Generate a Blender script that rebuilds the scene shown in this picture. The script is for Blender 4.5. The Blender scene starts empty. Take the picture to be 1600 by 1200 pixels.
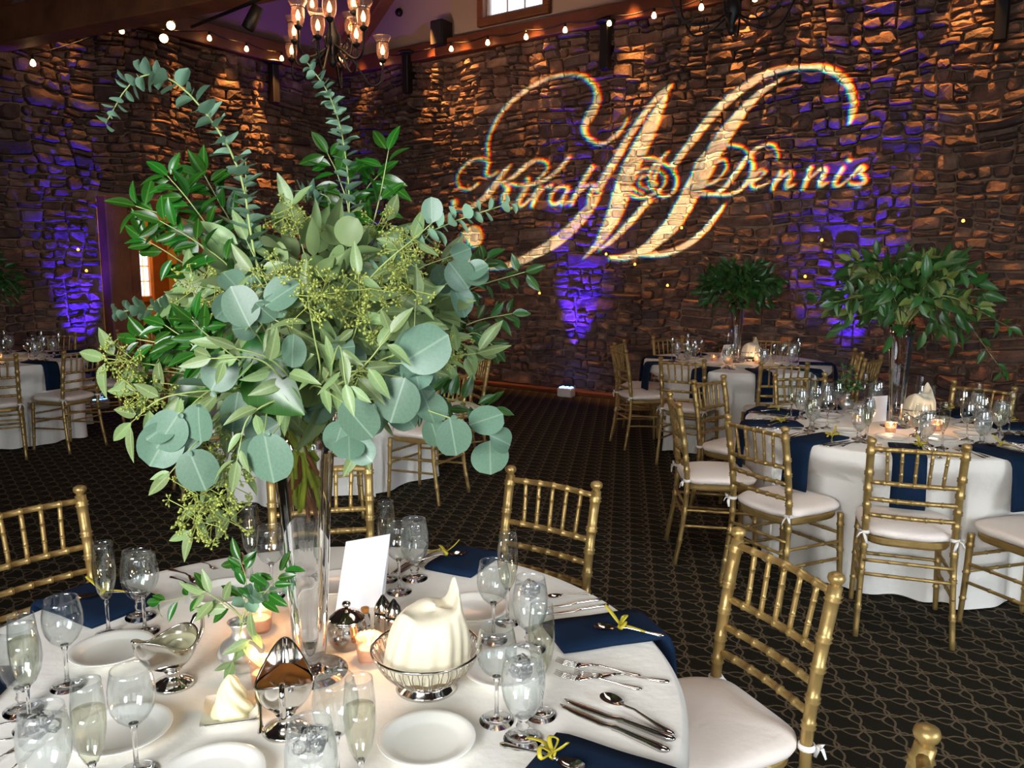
import bpy, math, random
import numpy as np
from mathutils import Vector, Matrix, noise
random.seed(7); RNG = random.Random(7)
sc = bpy.context.scene
COL = sc.collection
PI = math.pi

# ------------------------------------------------------------------ camera
CF, CP, CH, CR = 1250.0, math.radians(8.32), 1.649, math.radians(0.17)
cam_d = bpy.data.cameras.new('camera'); cam = bpy.data.objects.new('camera', cam_d); COL.objects.link(cam)
cam_d.sensor_width = 36.0; cam_d.lens = 36.0 * CF / 1600.0; cam_d.clip_start = 0.05; cam_d.clip_end = 60
cam.matrix_world = Matrix.Translation((0, 0, CH)) @ Matrix.Rotation(PI / 2 - CP, 4, 'X') @ Matrix.Rotation(CR, 4, 'Z')
sc.camera = cam

# ------------------------------------------------------------------ view, world
sc.view_settings.view_transform = 'Standard'; sc.view_settings.look = 'None'
sc.view_settings.gamma = 1.0; sc.view_settings.use_curve_mapping = False
sc.view_settings.exposure = 0.0
sc.cycles.use_denoising = True
sc.cycles.max_bounces = 14; sc.cycles.transparent_max_bounces = 40; sc.cycles.transmission_bounces = 12
sc.cycles.sample_clamp_indirect = 4.0
w = bpy.data.worlds.new('room_air'); sc.world = w; w.use_nodes = True
w.node_tree.nodes['Background'].inputs[0].default_value = (0.75, 0.72, 0.8, 1)
w.node_tree.nodes['Background'].inputs[1].default_value = 0.02

# ------------------------------------------------------------------ room frame
CORNER = Vector((-2.65, 12.889, 0)); _l = math.hypot(.819, .574)
E1 = Vector((.819 / _l, -.574 / _l, 0)); E2 = Vector((E1.y, -E1.x, 0))
ROOM = Matrix(((E1.x, -E2.x, 0, CORNER.x), (E1.y, -E2.y, 0, CORNER.y), (0, 0, 1, 0), (0, 0, 0, 1)))
def room(a, b, z): return CORNER + E1 * a + E2 * b + Vector((0, 0, z))

def pray(u, v):                                  # sight line through a photo point
    du, dv = u - 800, v - 600; cr, sr = math.cos(CR), math.sin(CR)
    x = (du * cr + dv * sr) / CF; y = -(-du * sr + dv * cr) / CF
    return Vector((x, math.cos(CP) + math.sin(CP) * y, -math.sin(CP) + math.cos(CP) * y))
def at(u, v, z=0.0): d = pray(u, v); return Vector((0, 0, CH)) + d * ((z - CH) / d.z)
def aty(u, v, Y): d = pray(u, v); return Vector((0, 0, CH)) + d * (Y / d.y)
def onplane(u, v, p, n): d = pray(u, v); o = Vector((0, 0, CH)); return o + d * ((p - o).dot(n) / d.dot(n))
def topx(P):
    X, Y, Z = P[0], P[1], P[2] - CH; c, s = math.cos(CP), math.sin(CP)
    yc = Y * c - Z * s; zc = Y * s + Z * c
    if yc < .05: return (-9999, -9999)
    return (800 + CF * X / yc, 600 - CF * zc / yc)

# ------------------------------------------------------------------ lamps that light the place
def area(name, loc, target, sx, sy, power, col, spread=PI):
    l = bpy.data.lights.new(name, 'AREA'); l.shape = 'RECTANGLE'; l.size = sx; l.size_y = sy; l.energy = power; l.color = col; l.spread = spread
    o = bpy.data.objects.new(name, l); COL.objects.link(o); o.location = loc
    o.rotation_euler = (Vector(target) - Vector(loc)).to_track_quat('-Z', 'Y').to_euler(); return o
def spot(name, loc, target, power, col, ang, blend=.6, size=.03):
    l = bpy.data.lights.new(name, 'SPOT'); l.energy = power; l.color = col; l.spot_size = ang; l.spot_blend = blend; l.shadow_soft_size = size
    o = bpy.data.objects.new(name, l); COL.objects.link(o); o.location = loc
    o.rotation_euler = (Vector(target) - Vector(loc)).to_track_quat('-Z', 'Y').to_euler(); return o
def point(name, loc, power, col, size=.02):
    l = bpy.data.lights.new(name, 'POINT'); l.energy = power; l.color = col; l.shadow_soft_size = size
    o = bpy.data.objects.new(name, l); COL.objects.link(o); o.location = loc; return o
area('window_daylight', (-1.5, -2.0, 2.1), (-.3, 2.0, .95), 1.8, 1.5, 64, (.97, .98, 1), 1.5)
area('side_window_daylight', (4.0, -1.6, 2.1), (1.2, 2.8, .6), 1.8, 1.6, 72, (.80, .90, 1), 1.9)
area('overhead_warm_fill', (1.0, 2.8, 4.4), (1.2, 3.6, 0), 1.6, 1.6, 16, (1, .86, .72), 1.9)  # soft overhead light added for the chandeliers' warmth, no fixture of its own
WARM = (1, .43, .11); BLUE = (.05, .015, 1)
BULBS_R = [(597, 100), (705, 78), (762, 68), (822, 59), (883, 48), (952, 37), (1022, 25), (1096, 12)]
def rwall(u, v, off=.1): return onplane(u, v, CORNER + E2 * off, E2)
def lwall(u, v, off=.1): return onplane(u, v, CORNER + E1 * off, E1)
for a_, p_ in ((.6, 110), (1.2, 170), (2.0, 330), (2.55, 300), (3.7, 240), (5.05, 380), (5.8, 120), (6.4, 360), (7.1, 200), (7.75, 260), (8.5, 340), (9.2, 220)):
    spot('wall_wash_lamp', room(a_, .42, 5.15), room(a_ + .03, .04, 3.3), p_ * 2.4, WARM, math.radians(32), .9)
for b_, p_ in ((1.5, 330), (2.1, 150), (3.0, 200), (4.25, 50)):
    spot('wall_wash_lamp', room(.42, b_, 4.95), room(.04, b_, 3.2), p_ * 3.4, WARM, math.radians(34), .9)
point('centre_lamps', room(4.6, 2.2, 3.2), 26, (1, .52, .30), .5)
for (a_, b_), p_, tz in (((4.28, .38), 760, 1.5), ((7.6, .42), 640, 1.9), ((7.25, .42), 200, 3.0), ((.45, .45), 240, 1.7), ((4.6, .4), 70, 3.0)):
    spot('blue_uplight_lamp', room(a_, b_, .16), room(a_ + .04, .02, tz), p_ * 3.2, BLUE, math.radians(34), .9)
spot('blue_uplight_lamp', room(.42, 4.3, .16), room(.02, 4.24, 1.6), 1800, BLUE, math.radians(32), .8)
spot('blue_uplight_lamp', room(.32, 4.6, .16), room(.02, 4.75, 3.8), 420, BLUE, math.radians(15), .8)
spot('purple_ceiling_lamp', room(.9, 1.6, 3.0), room(1.0, 1.2, 5.2), 70, (.30, .06, 1), math.radians(95), .8)
spot('gable_fill', room(3.0, 3.0, 3.4), room(3.2, 0, 5.2), 130, (1, .62, .45), math.radians(75), .8)  # unseen spot added to brighten the gable wall

# ------------------------------------------------------------------ materials
def lin(c): return tuple((x / 12.92 if x <= .04045 else ((x + .055) / 1.055) ** 2.4) for x in (v / 255 for v in c)) + (1,)
def newmat(name):
    m = bpy.data.materials.new(name); m.use_nodes = True; nt = m.node_tree; nt.nodes.clear()
    out = nt.nodes.new('ShaderNodeOutputMaterial'); return m, nt, out
def N(nt, kind, **kw):
    n = nt.nodes.new(kind)
    for k, v in kw.items(): setattr(n, k, v)
    return n
def pmat(name, rgb, rough=.5, metal=0., spec=.5, bump=0., bscale=60., var=0., vscale=8., trans=0., sss=0., rnd=0., sheen=0.):
    m, nt, out = newmat(name); L = nt.links.new
    p = N(nt, 'ShaderNodeBsdfPrincipled'); L(p.outputs[0], out.inputs[0])
    p.inputs['Base Color'].default_value = lin(rgb); p.inputs['Roughness'].default_value = rough; p.inputs['Metallic'].default_value = metal
    p.inputs['Specular IOR Level'].default_value = spec
    if sheen: p.inputs['Sheen Weight'].default_value = sheen
    tc = N(nt, 'ShaderNodeTexCoord'); col = None
    if var or rnd:
        hs = N(nt, 'ShaderNodeHueSaturation'); hs.inputs['Color'].default_value = lin(rgb)
        val = None
        if var:
            no = N(nt, 'ShaderNodeTexNoise'); no.inputs['Scale'].default_value = vscale; no.inputs['Detail'].default_value = 4
            L(tc.outputs['Object'], no.inputs['Vector'])
            mr = N(nt, 'ShaderNodeMapRange'); mr.inputs[1].default_value = .3; mr.inputs[2].default_value = .7; mr.inputs[3].default_value = 1 - var; mr.inputs[4].default_value = 1 + var
            L(no.outputs['Fac'], mr.inputs[0]); val = mr.outputs[0]
        if rnd:
            oi = N(nt, 'ShaderNodeObjectInfo'); mr2 = N(nt, 'ShaderNodeMapRange'); mr2.inputs[3].default_value = 1 - rnd; mr2.inputs[4].default_value = 1 + rnd
            ge = N(nt, 'ShaderNodeNewGeometry'); ad = N(nt, 'ShaderNodeMath', operation='ADD'); fr = N(nt, 'ShaderNodeMath', operation='FRACT')
            L(oi.outputs['Random'], ad.inputs[0]); L(ge.outputs['Random Per Island'], ad.inputs[1]); L(ad.outputs[0], fr.inputs[0]); L(fr.outputs[0], mr2.inputs[0])
            mr3 = N(nt, 'ShaderNodeMapRange'); mr3.inputs[3].default_value = .5 - rnd * .06; mr3.inputs[4].default_value = .5 + rnd * .06
            L(fr.outputs[0], mr3.inputs[0]); L(mr3.outputs[0], hs.inputs['Hue'])
            if val is not None:
                mu = N(nt, 'ShaderNodeMath', operation='MULTIPLY'); L(val, mu.inputs[0]); L(mr2.outputs[0], mu.inputs[1]); val = mu.outputs[0]
            else: val = mr2.outputs[0]
        L(val, hs.inputs['Value']); L(hs.outputs[0], p.inputs['Base Color']); col = hs.outputs[0]
    if bump:
        no2 = N(nt, 'ShaderNodeTexNoise'); no2.inputs['Scale'].default_value = bscale; no2.inputs['Detail'].default_value = 5
        L(tc.outputs['Object'], no2.inputs['Vector']); b = N(nt, 'ShaderNodeBump'); b.inputs['Strength'].default_value = bump; b.inputs['Distance'].default_value = .02
        L(no2.outputs['Fac'], b.inputs['Height']); L(b.outputs[0], p.inputs['Normal'])
    if trans:
        t = N(nt, 'ShaderNodeBsdfTranslucent'); t.inputs[0].default_value = lin(rgb)
        if col is not None: L(col, t.inputs[0])
        mx = N(nt, 'ShaderNodeMixShader'); mx.inputs[0].default_value = trans
        L(p.outputs[0], mx.inputs[1]); L(t.outputs[0], mx.inputs[2]); L(mx.outputs[0], out.inputs[0])
    return m
def veined(m, rgb):
    nt = m.node_tree; L = nt.links.new; tc = N(nt, 'ShaderNodeTexCoord'); sx = N(nt, 'ShaderNodeSeparateXYZ'); L(tc.outputs['Object'], sx.inputs[0])
    ab = N(nt, 'ShaderNodeMath', operation='ABSOLUTE'); L(sx.outputs[0], ab.inputs[0]); mr = N(nt, 'ShaderNodeMapRange'); L(ab.outputs[0], mr.inputs[0]); mr.inputs[1].default_value = .006; mr.inputs[2].default_value = .03; mr.inputs[3].default_value = .65; mr.inputs[4].default_value = 0
    # side veins sloping off the midrib
    ad = N(nt, 'ShaderNodeMath', operation='SUBTRACT'); L(sx.outputs[1], ad.inputs[0]); L(ab.outputs[0], ad.inputs[1]); si = N(nt, 'ShaderNodeMath', operation='SINE'); mu = N(nt, 'ShaderNodeMath', operation='MULTIPLY'); L(ad.outputs[0], mu.inputs[0]); mu.inputs[1].default_value = 42; L(mu.outputs[0], si.inputs[0])
    m2 = N(nt, 'ShaderNodeMapRange'); L(si.outputs[0], m2.inputs[0]); m2.inputs[1].default_value = .86; m2.inputs[2].default_value = 1; m2.inputs[3].default_value = 0; m2.inputs[4].default_value = .09
    mx_ = N(nt, 'ShaderNodeMath', operation='MAXIMUM'); L(mr.outputs[0], mx_.inputs[0]); L(m2.outputs[0], mx_.inputs[1])
    for n in list(nt.nodes):
        if n.type in ('BSDF_PRINCIPLED', 'BSDF_TRANSLUCENT'):
            so = n.inputs[0]
            if so.links:
                src = so.links[0].from_socket; mc = N(nt, 'ShaderNodeMix', data_type='RGBA'); L(mx_.outputs[0], mc.inputs['Factor']); L(src, mc.inputs['A']); mc.inputs['B'].default_value = lin(rgb); L(mc.outputs['Result'], so)
    return m
def emat(name, rgb, strength):
    m, nt, out = newmat(name); e = N(nt, 'ShaderNodeEmission'); e.inputs[0].default_value = lin(rgb); e.inputs[1].default_value = strength
    nt.links.new(e.outputs[0], out.inputs[0]); return m
def thinglass(name, tint=(250, 252, 252), edge=(228, 231, 233), milk=0., milkcol=(225, 230, 232), gloss=1.0):
    m, nt, out = newmat(name); L = nt.links.new
    lw = N(nt, 'ShaderNodeLayerWeight'); lw.inputs[0].default_value = .35
    pw = N(nt, 'ShaderNodeMath', operation='POWER'); L(lw.outputs['Facing'], pw.inputs[0]); pw.inputs[1].default_value = 2.5
    mc = N(nt, 'ShaderNodeMix', data_type='RGBA'); mc.inputs['A'].default_value = lin(tint); mc.inputs['B'].default_value = lin(edge); L(pw.outputs[0], mc.inputs['Factor'])
    tr = N(nt, 'ShaderNodeBsdfTransparent'); L(mc.outputs['Result'], tr.inputs[0])
    gl = N(nt, 'ShaderNodeBsdfGlossy'); gl.inputs['Roughness'].default_value = .02; gl.inputs[0].default_value = (1, 1, 1, 1)
    l2 = N(nt, 'ShaderNodeLayerWeight'); l2.inputs[0].default_value = .5; fp = N(nt, 'ShaderNodeMath', operation='POWER'); L(l2.outputs['Facing'], fp.inputs[0]); fp.inputs[1].default_value = 3.5
    fr = N(nt, 'ShaderNodeMath', operation='MULTIPLY_ADD'); L(fp.outputs[0], fr.inputs[0]); fr.inputs[1].default_value = .55; fr.inputs[2].default_value = .06
    ms = N(nt, 'ShaderNodeMath', operation='MULTIPLY'); L(fr.outputs[0], ms.inputs[0]); ms.inputs[1].default_value = gloss
    base = tr.outputs[0]
    if milk:
        df = N(nt, 'ShaderNodeBsdfDiffuse'); df.inputs[0].default_value = lin(milkcol)
        no = N(nt, 'ShaderNodeTexNoise'); no.inputs['Scale'].default_value = 45; no.inputs['Detail'].default_value = 3
        tc = N(nt, 'ShaderNodeTexCoord'); L(tc.outputs['Object'], no.inputs['Vector'])
        mr = N(nt, 'ShaderNodeMapRange'); mr.inputs[1].default_value = .35; mr.inputs[2].default_value = .7; mr.inputs[3].default_value = milk * .75; mr.inputs[4].default_value = milk * 1.3
        L(no.outputs['Fac'], mr.inputs[0])
        mm = N(nt, 'ShaderNodeMixShader'); L(mr.outputs[0], mm.inputs[0]); L(tr.outputs[0], mm.inputs[1]); L(df.outputs[0], mm.inputs[2]); base = mm.outputs[0]
    mx = N(nt, 'ShaderNodeMixShader'); L(ms.outputs[0], mx.inputs[0]); L(base, mx.inputs[1]); L(gl.outputs[0], mx.inputs[2]); L(mx.outputs[0], out.inputs[0])
    return m
def realglass(name, rgb=(255, 255, 255), ior=1.48):
    m, nt, out = newmat(name); g = N(nt, 'ShaderNodeBsdfGlass'); g.inputs[0].default_value = lin(rgb); g.inputs['IOR'].default_value = ior; g.inputs['Roughness'].default_value = 0
    nt.links.new(g.outputs[0], out.inputs[0]); return m

def stone_mat(name, tones, rough=.8):
    m, nt, out = newmat(name); L = nt.links.new
    p = N(nt, 'ShaderNodeBsdfPrincipled'); L(p.outputs[0], out.inputs[0]); p.inputs['Roughness'].default_value = rough; p.inputs['Specular IOR Level'].default_value = .35
    oi = N(nt, 'ShaderNodeObjectInfo'); ge = N(nt, 'ShaderNodeNewGeometry'); ad = N(nt, 'ShaderNodeMath', operation='ADD'); fr = N(nt, 'ShaderNodeMath', operation='FRACT')
    L(oi.outputs['Random'], ad.inputs[0]); L(ge.outputs['Random Per Island'], ad.inputs[1]); L(ad.outputs[0], fr.inputs[0])
    cr = N(nt, 'ShaderNodeValToRGB'); L(fr.outputs[0], cr.inputs[0]); el = cr.color_ramp.elements
    for i, t in enumerate(tones):
        e = el[0] if i == 0 else (el[-1] if i == len(tones) - 1 else el.new(i / (len(tones) - 1)))
        e.color = lin(t)
    tc = N(nt, 'ShaderNodeTexCoord'); no = N(nt, 'ShaderNodeTexNoise'); no.inputs['Scale'].default_value = 9; no.inputs['Detail'].default_value = 6; L(tc.outputs['Object'], no.inputs['Vector'])
    mr = N(nt, 'ShaderNodeMapRange'); mr.inputs[1].default_value = .3; mr.inputs[2].default_value = .7; mr.inputs[3].default_value = .62; mr.inputs[4].default_value = 1.35; L(no.outputs['Fac'], mr.inputs[0])
    hs = N(nt, 'ShaderNodeHueSaturation'); L(cr.outputs[0], hs.inputs['Color']); L(mr.outputs[0], hs.inputs['Value']); L(hs.outputs[0], p.inputs['Base Color'])
    n2 = N(nt, 'ShaderNodeTexNoise'); n2.inputs['Scale'].default_value = 22; n2.inputs['Detail'].default_value = 8; n2.inputs['Roughness'].default_value = .65; L(tc.outputs['Object'], n2.inputs['Vector'])
    b = N(nt, 'ShaderNodeBump'); b.inputs['Strength'].default_value = .8; b.inputs['Distance'].default_value = .03; L(n2.outputs['Fac'], b.inputs['Height']); L(b.outputs[0], p.inputs['Normal'])
    return m
def carpet_mat():
    m, nt, out = newmat('lattice_carpet'); L = nt.links.new
    p = N(nt, 'ShaderNodeBsdfPrincipled'); L(p.outputs[0], out.inputs[0]); p.inputs['Roughness'].default_value = .95; p.inputs['Specular IOR Level'].default_value = .1
    tc = N(nt, 'ShaderNodeTexCoord'); mp = N(nt, 'ShaderNodeMapping'); L(tc.outputs['Object'], mp.inputs[0]); mp.inputs['Rotation'].default_value = (0, 0, math.radians(-35 + 8))
    mp.inputs['Scale'].default_value = (8.4, 8.4, 8.4)
    sx = N(nt, 'ShaderNodeSeparateXYZ'); L(mp.outputs[0], sx.inputs[0])
    def M(op, a, b=None):
        n = N(nt, 'ShaderNodeMath', operation=op)
        for i, v in enumerate((a, b)):
            if v is None: continue
            if isinstance(v, (int, float)): n.inputs[i].default_value = v
            else: L(v, n.inputs[i])
        return n.outputs[0]
    x, y = sx.outputs[0], sx.outputs[1]
    def family(c, d):     # a twisted double cord running along d, repeated over c
        wv = M('MULTIPLY', M('SINE', M('MULTIPLY', d, 2 * PI)), .165)
        f = M('FRACT', M('ADD', c, wv)); f2 = M('FRACT', M('SUBTRACT', c, M('MULTIPLY', wv, .45)))
        l1 = M('LESS_THAN', M('ABSOLUTE', M('SUBTRACT', f, .5)), .04)
        l2 = M('LESS_THAN', M('ABSOLUTE', M('SUBTRACT', f2, .615)), .034)
        return M('MAXIMUM', l1, l2)
    lines = M('MAXIMUM', family(x, y), family(y, x))
    tw = M('MULTIPLY_ADD', M('SINE', M('MULTIPLY', M('ADD', x, y), 60)), .25); nt.nodes[-1].inputs[2].default_value = .75
    no = N(nt, 'ShaderNodeTexNoise'); no.inputs['Scale'].default_value = 260; L(tc.outputs['Object'], no.inputs['Vector'])
    fac = M('MULTIPLY', M('MULTIPLY', lines, tw), M('ADD', no.outputs['Fac'], .35))
    mc = N(nt, 'ShaderNodeMix', data_type='RGBA'); L(fac, mc.inputs['Factor']); mc.inputs['A'].default_value = lin((36, 33, 26)); mc.inputs['B'].default_value = lin((122, 107, 84))
    L(mc.outputs['Result'], p.inputs['Base Color'])
    b = N(nt, 'ShaderNodeBump'); b.inputs['Strength'].default_value = .4; b.inputs['Distance'].default_value = .01; L(no.outputs['Fac'], b.inputs['Height']); L(b.outputs[0], p.inputs['Normal'])
    return m
M = dict(
    stone=stone_mat('fieldstone', [(86, 62, 52), (112, 82, 68), (72, 56, 52), (122, 96, 82), (98, 72, 58), (80, 66, 62), (130, 102, 84)]),
    mortar=pmat('mortar', (128, 102, 82), .95, bump=.8, bscale=30, var=.3, vscale=5),
    carpet=carpet_mat(), gold=pmat('gold_lacquer', (176, 147, 90), .38, .6, bump=.05, bscale=200, var=.12, vscale=20),
    seatcloth=pmat('ivory_cushion', (238, 226, 214), .75, bump=.12, bscale=50, sheen=.2),
    cloth=pmat('white_table_linen', (240, 236, 226), .8, bump=.10, bscale=35, sheen=.2),
    cream=pmat('cream_linen', (236, 226, 198), .8, bump=.1, bscale=40, sheen=.2, trans=.15),
    navy=pmat('navy_linen', (14, 34, 58), .9, spec=.15, bump=.15, bscale=300),
    tie=pmat('white_ribbon', (240, 236, 230), .7),
    china=pmat('white_china', (240, 238, 230), .15), card=pmat('white_card', (240, 243, 250), .6),
    steel=pmat('polished_steel', (205, 200, 195), .12, 1.0), silver=pmat('silver_plate', (214, 208, 200), .1, 1.0),
    dark=pmat('black_iron', (20, 17, 16), .5, .3), wood=pmat('dark_timber', (116, 70, 42), .6, bump=.3, bscale=25, var=.3, vscale=4),
    trimwood=pmat('red_brown_trim', (96, 52, 32), .5, bump=.2, bscale=25, var=.2, vscale=6),
    plaster=pmat('tan_plaster', (176, 152, 134), .9, bump=.05), ceil=pmat('ceiling_board', (120, 100, 96), .8, bump=.1),
    orange=pmat('honey_wood', (206, 120, 46), .5, var=.15), yellow=pmat('yellow_plaster', (240, 188, 92), .9),
    glass=thinglass('thin_stemware_glass'), solid=realglass('solid_glass'), goblet=thinglass('misted_goblet_glass', (250, 251, 250), (226, 230, 230), milk=.055, milkcol=(236, 238, 238)),
    champ=thinglass('champagne', (250, 248, 238), (240, 237, 220), gloss=.7), water=thinglass('ice_water', (250, 251, 250), (238, 240, 240), milk=.05, milkcol=(240, 241, 240), gloss=.8),
    votive=thinglass('votive_glass', (255, 240, 228), (245, 220, 200), milk=.16, milkcol=(255, 230, 210)), wax=pmat('candle_wax', (255, 238, 215), .6, trans=.4),
    flame=emat('flame', (255, 190, 100), 18), bulb=emat('warm_bulb', (255, 196, 130), 12), tinyglow=emat('amber_glow', (255, 165, 60), 6),
    shade=thinglass('hurricane_shade', (250, 236, 228), (200, 170, 160), milk=.08, milkcol=(255, 225, 210)),
    daylight=emat('daylit_pane', (236, 242, 255), 2.2), daypane=emat('window_daylight_pane', (236, 244, 255), 3.0), blueled=emat('blue_led', (60, 120, 255), 30), white=pmat('white_plastic', (225, 225, 225), .4),
    butter=pmat('whipped_butter', (248, 240, 196), .5), dressing=pmat('pale_dressing', (222, 218, 176), .25), gravy=pmat('brown_gravy', (122, 72, 26), .2),
    ribbon=pmat('gold_ribbon', (206, 190, 60), .4, trans=.3), stem=pmat('green_stem', (148, 164, 96), .55, var=.2), brownstem=pmat('brown_stem', (122, 74, 38), .6, var=.3, vscale=30),
    freshstem=pmat('fresh_cut_stem', (150, 164, 40), .45, var=.3, vscale=30),
    dollar=pmat('silver_dollar_leaf', (94, 124, 102), .42, trans=.15, rnd=.18, var=.08, vscale=20), seeded=pmat('seeded_eucalyptus_leaf', (122, 145, 92), .42, trans=.2, rnd=.24, var=.1, vscale=20),
    glossy=pmat('glossy_green_leaf', (38, 90, 24), .28, trans=.2, rnd=.3, var=.1), darkleaf=pmat('dark_green_leaf', (44, 82, 34), .35, trans=.15, rnd=.3),
    spiral=pmat('baby_blue_leaf', (128, 164, 136), .6, trans=.15, rnd=.14), seed=pmat('eucalyptus_seeds', (150, 160, 74), .5, rnd=.15), olive=pmat('olive_leaf', (108, 122, 56), .5, trans=.2, rnd=.25),
    mercury=pmat('mercury_glass', (236, 234, 228), .28, .85), cork=pmat('cork', (196, 150, 92), .8), pepper=pmat('ground_pepper', (70, 56, 44), .9),
)
for k_, c_ in (('dollar', (140, 164, 138)), ('seeded', (158, 174, 124)), ('glossy', (84, 136, 52)), ('darkleaf', (86, 124, 56))): veined(M[k_], c_)

# ------------------------------------------------------------------ mesh helpers
class MB:
    def __init__(s): s.v = []; s.f = []; s.sm = []
    def add(s, vs, fs, smooth=True):
        o = len(s.v); s.v += [tuple(p) for p in vs]; s.f += [tuple(i + o for i in f) for f in fs]; s.sm += [smooth] * len(fs); return s
    def lathe(s, prof, n=24, c=(0, 0, 0), cap0=False, cap1=False, smooth=True):
        vs = [(c[0] + r * math.cos(2 * PI * k / n), c[1] + r * math.sin(2 * PI * k / n), c[2] + z) for r, z in prof for k in range(n)]
        fs = [(i * n + k, i * n + (k + 1) % n, (i + 1) * n + (k + 1) % n, (i + 1) * n + k) for i in range(len(prof) - 1) for k in range(n)]
        if cap0: fs.append(tuple(range(n - 1, -1, -1)))
        if cap1: fs.append(tuple((len(prof) - 1) * n + k for k in range(n)))
        return s.add(vs, fs, smooth)
    def tube(s, pts, rad, n=8, cap=True, smooth=True, flat=1.0):
        pts = [Vector(p) for p in pts]; m = len(pts)
        rs = rad if isinstance(rad, (list, tuple)) else [rad] * m
        vs = []; ref = None
        for i in range(m):
            t = (pts[min(i + 1, m - 1)] - pts[max(i - 1, 0)]).normalized()
            if ref is None: ref = t.orthogonal().normalized() if abs(t.z) > .9 else t.cross(Vector((0, 0, 1))).normalized()
            u = (ref - t * ref.dot(t)); u = u.normalized() if u.length > 1e-6 else t.orthogonal().normalized(); ref = u; v = t.cross(u)
            for k in range(n):
                a = 2 * PI * k / n; vs.append(pts[i] + u * (rs[i] * math.cos(a)) + v * (rs[i] * flat * math.sin(a)))
        fs = [(i * n + k, i * n + (k + 1) % n, (i + 1) * n + (k + 1) % n, (i + 1) * n + k) for i in range(m - 1) for k in range(n)]
        if cap: fs += [tuple(range(n - 1, -1, -1)), tuple((m - 1) * n + k for k in range(n))]
        return s.add(vs, fs, smooth)
    def box(s, x0, x1, y0, y1, z0, z1, bev=0.0):
        if bev <= 0:
            vs = [(x, y, z) for z in (z0, z1) for x, y in ((x0, y0), (x1, y0), (x1, y1), (x0, y1))]
            return s.add(vs, [(3, 2, 1, 0), (4, 5, 6, 7), (0, 1, 5, 4), (1, 2, 6, 5), (2, 3, 7, 6), (3, 0, 4, 7)], False)
        def ring(z, i):
            b = bev; X0, X1, Y0, Y1 = x0 + i, x1 - i, y0 + i, y1 - i
            return [(X0 + b, Y0, z), (X1 - b, Y0, z), (X1, Y0 + b, z), (X1, Y1 - b, z), (X1 - b, Y1, z), (X0 + b, Y1, z), (X0, Y1 - b, z), (X0, Y0 + b, z)]
        vs = ring(z0, bev * .7) + ring(z0 + bev, 0) + ring(z1 - bev, 0) + ring(z1, bev * .7)
        fs = [(i * 8 + k, i * 8 + (k + 1) % 8, i * 8 + 8 + (k + 1) % 8, i * 8 + 8 + k) for i in range(3) for k in range(8)]
        return s.add(vs, fs + [tuple(range(7, -1, -1)), tuple(range(24, 32))], False)
    def grid(s, fn, nu, nv, closed=False, smooth=True):
        vs = [fn(i / nu, j / nv) for j in range(nv + 1) for i in range(nu + (0 if closed else 1))]; W = nu if closed else nu + 1
        fs = [(j * W + i, j * W + (i + 1) % W, (j + 1) * W + (i + 1) % W, (j + 1) * W + i) for j in range(nv) for i in range(nu)]
        return s.add(vs, fs, smooth)
    def mesh(s, name, mat):
        me = bpy.data.meshes.new(name); me.from_pydata([tuple(p) for p in s.v], [], s.f); me.materials.append(mat)
        me.polygons.foreach_set('use_smooth', s.sm); me.update(); return me
    def build(s, name, mat, parent=None, M_=None):
        return link(name, s.mesh(name, mat), parent, M_)
def link(name, me, parent=None, M_=None):
    o = bpy.data.objects.new(name, me); COL.objects.link(o)
    if parent is not None: o.parent = parent
    if M_ is not None: o.matrix_basis = M_
    return o
def tag(o, label, cat, group=None, kind=None):
    if label: o['label'] = label
    if cat: o['category'] = cat
    if group: o['group'] = group
    if kind: o['kind'] = kind
    return o
def thing(name, label, cat, loc=(0, 0, 0), rz=0., group=None):
    o = bpy.data.objects.new(name, None); o.empty_display_size = .1; COL.objects.link(o); o.location = loc; o.rotation_euler = (0, 0, rz)
    return tag(o, label, cat, group)
KIDS = {}
def dup(root, loc, rz, label, group=None):
    if root.name not in KIDS:
        ch = [o for o in COL.objects if o.parent == root]
        KIDS[root.name] = [(c, [g for g in COL.objects if g.parent == c]) for c in ch]
    r = root.copy(); COL.objects.link(r); r.location = loc; r.rotation_euler = (0, 0, rz); r['label'] = label
    if group: r['group'] = group
    for c0, gs in KIDS[root.name]:
        c = c0.copy(); COL.objects.link(c); c.parent = r
        for g0 in gs:
            g = g0.copy(); COL.objects.link(g); g.parent = c
    return r
def smooth_path(pts, n):
    P = [tuple(p) for p in pts]; P = [tuple(2 * a - b for a, b in zip(P[0], P[1]))] + P + [tuple(2 * a - b for a, b in zip(P[-1], P[-2]))]
    out = []; m = len(P) - 3
    for k in range(n + 1):
        t = k / n * m; i = min(int(t), m - 1); t -= i
        a, b, c, d = P[i:i + 4]
        out.append(tuple(.5 * (2 * q + (r - p) * t + (2 * p - 5 * q + 4 * r - s) * t * t + (3 * q - p - 3 * r + s) * t ** 3) for p, q, r, s in zip(a, b, c, d)))
    return out
def struct(o): o['kind'] = 'structure'; return o

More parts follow.
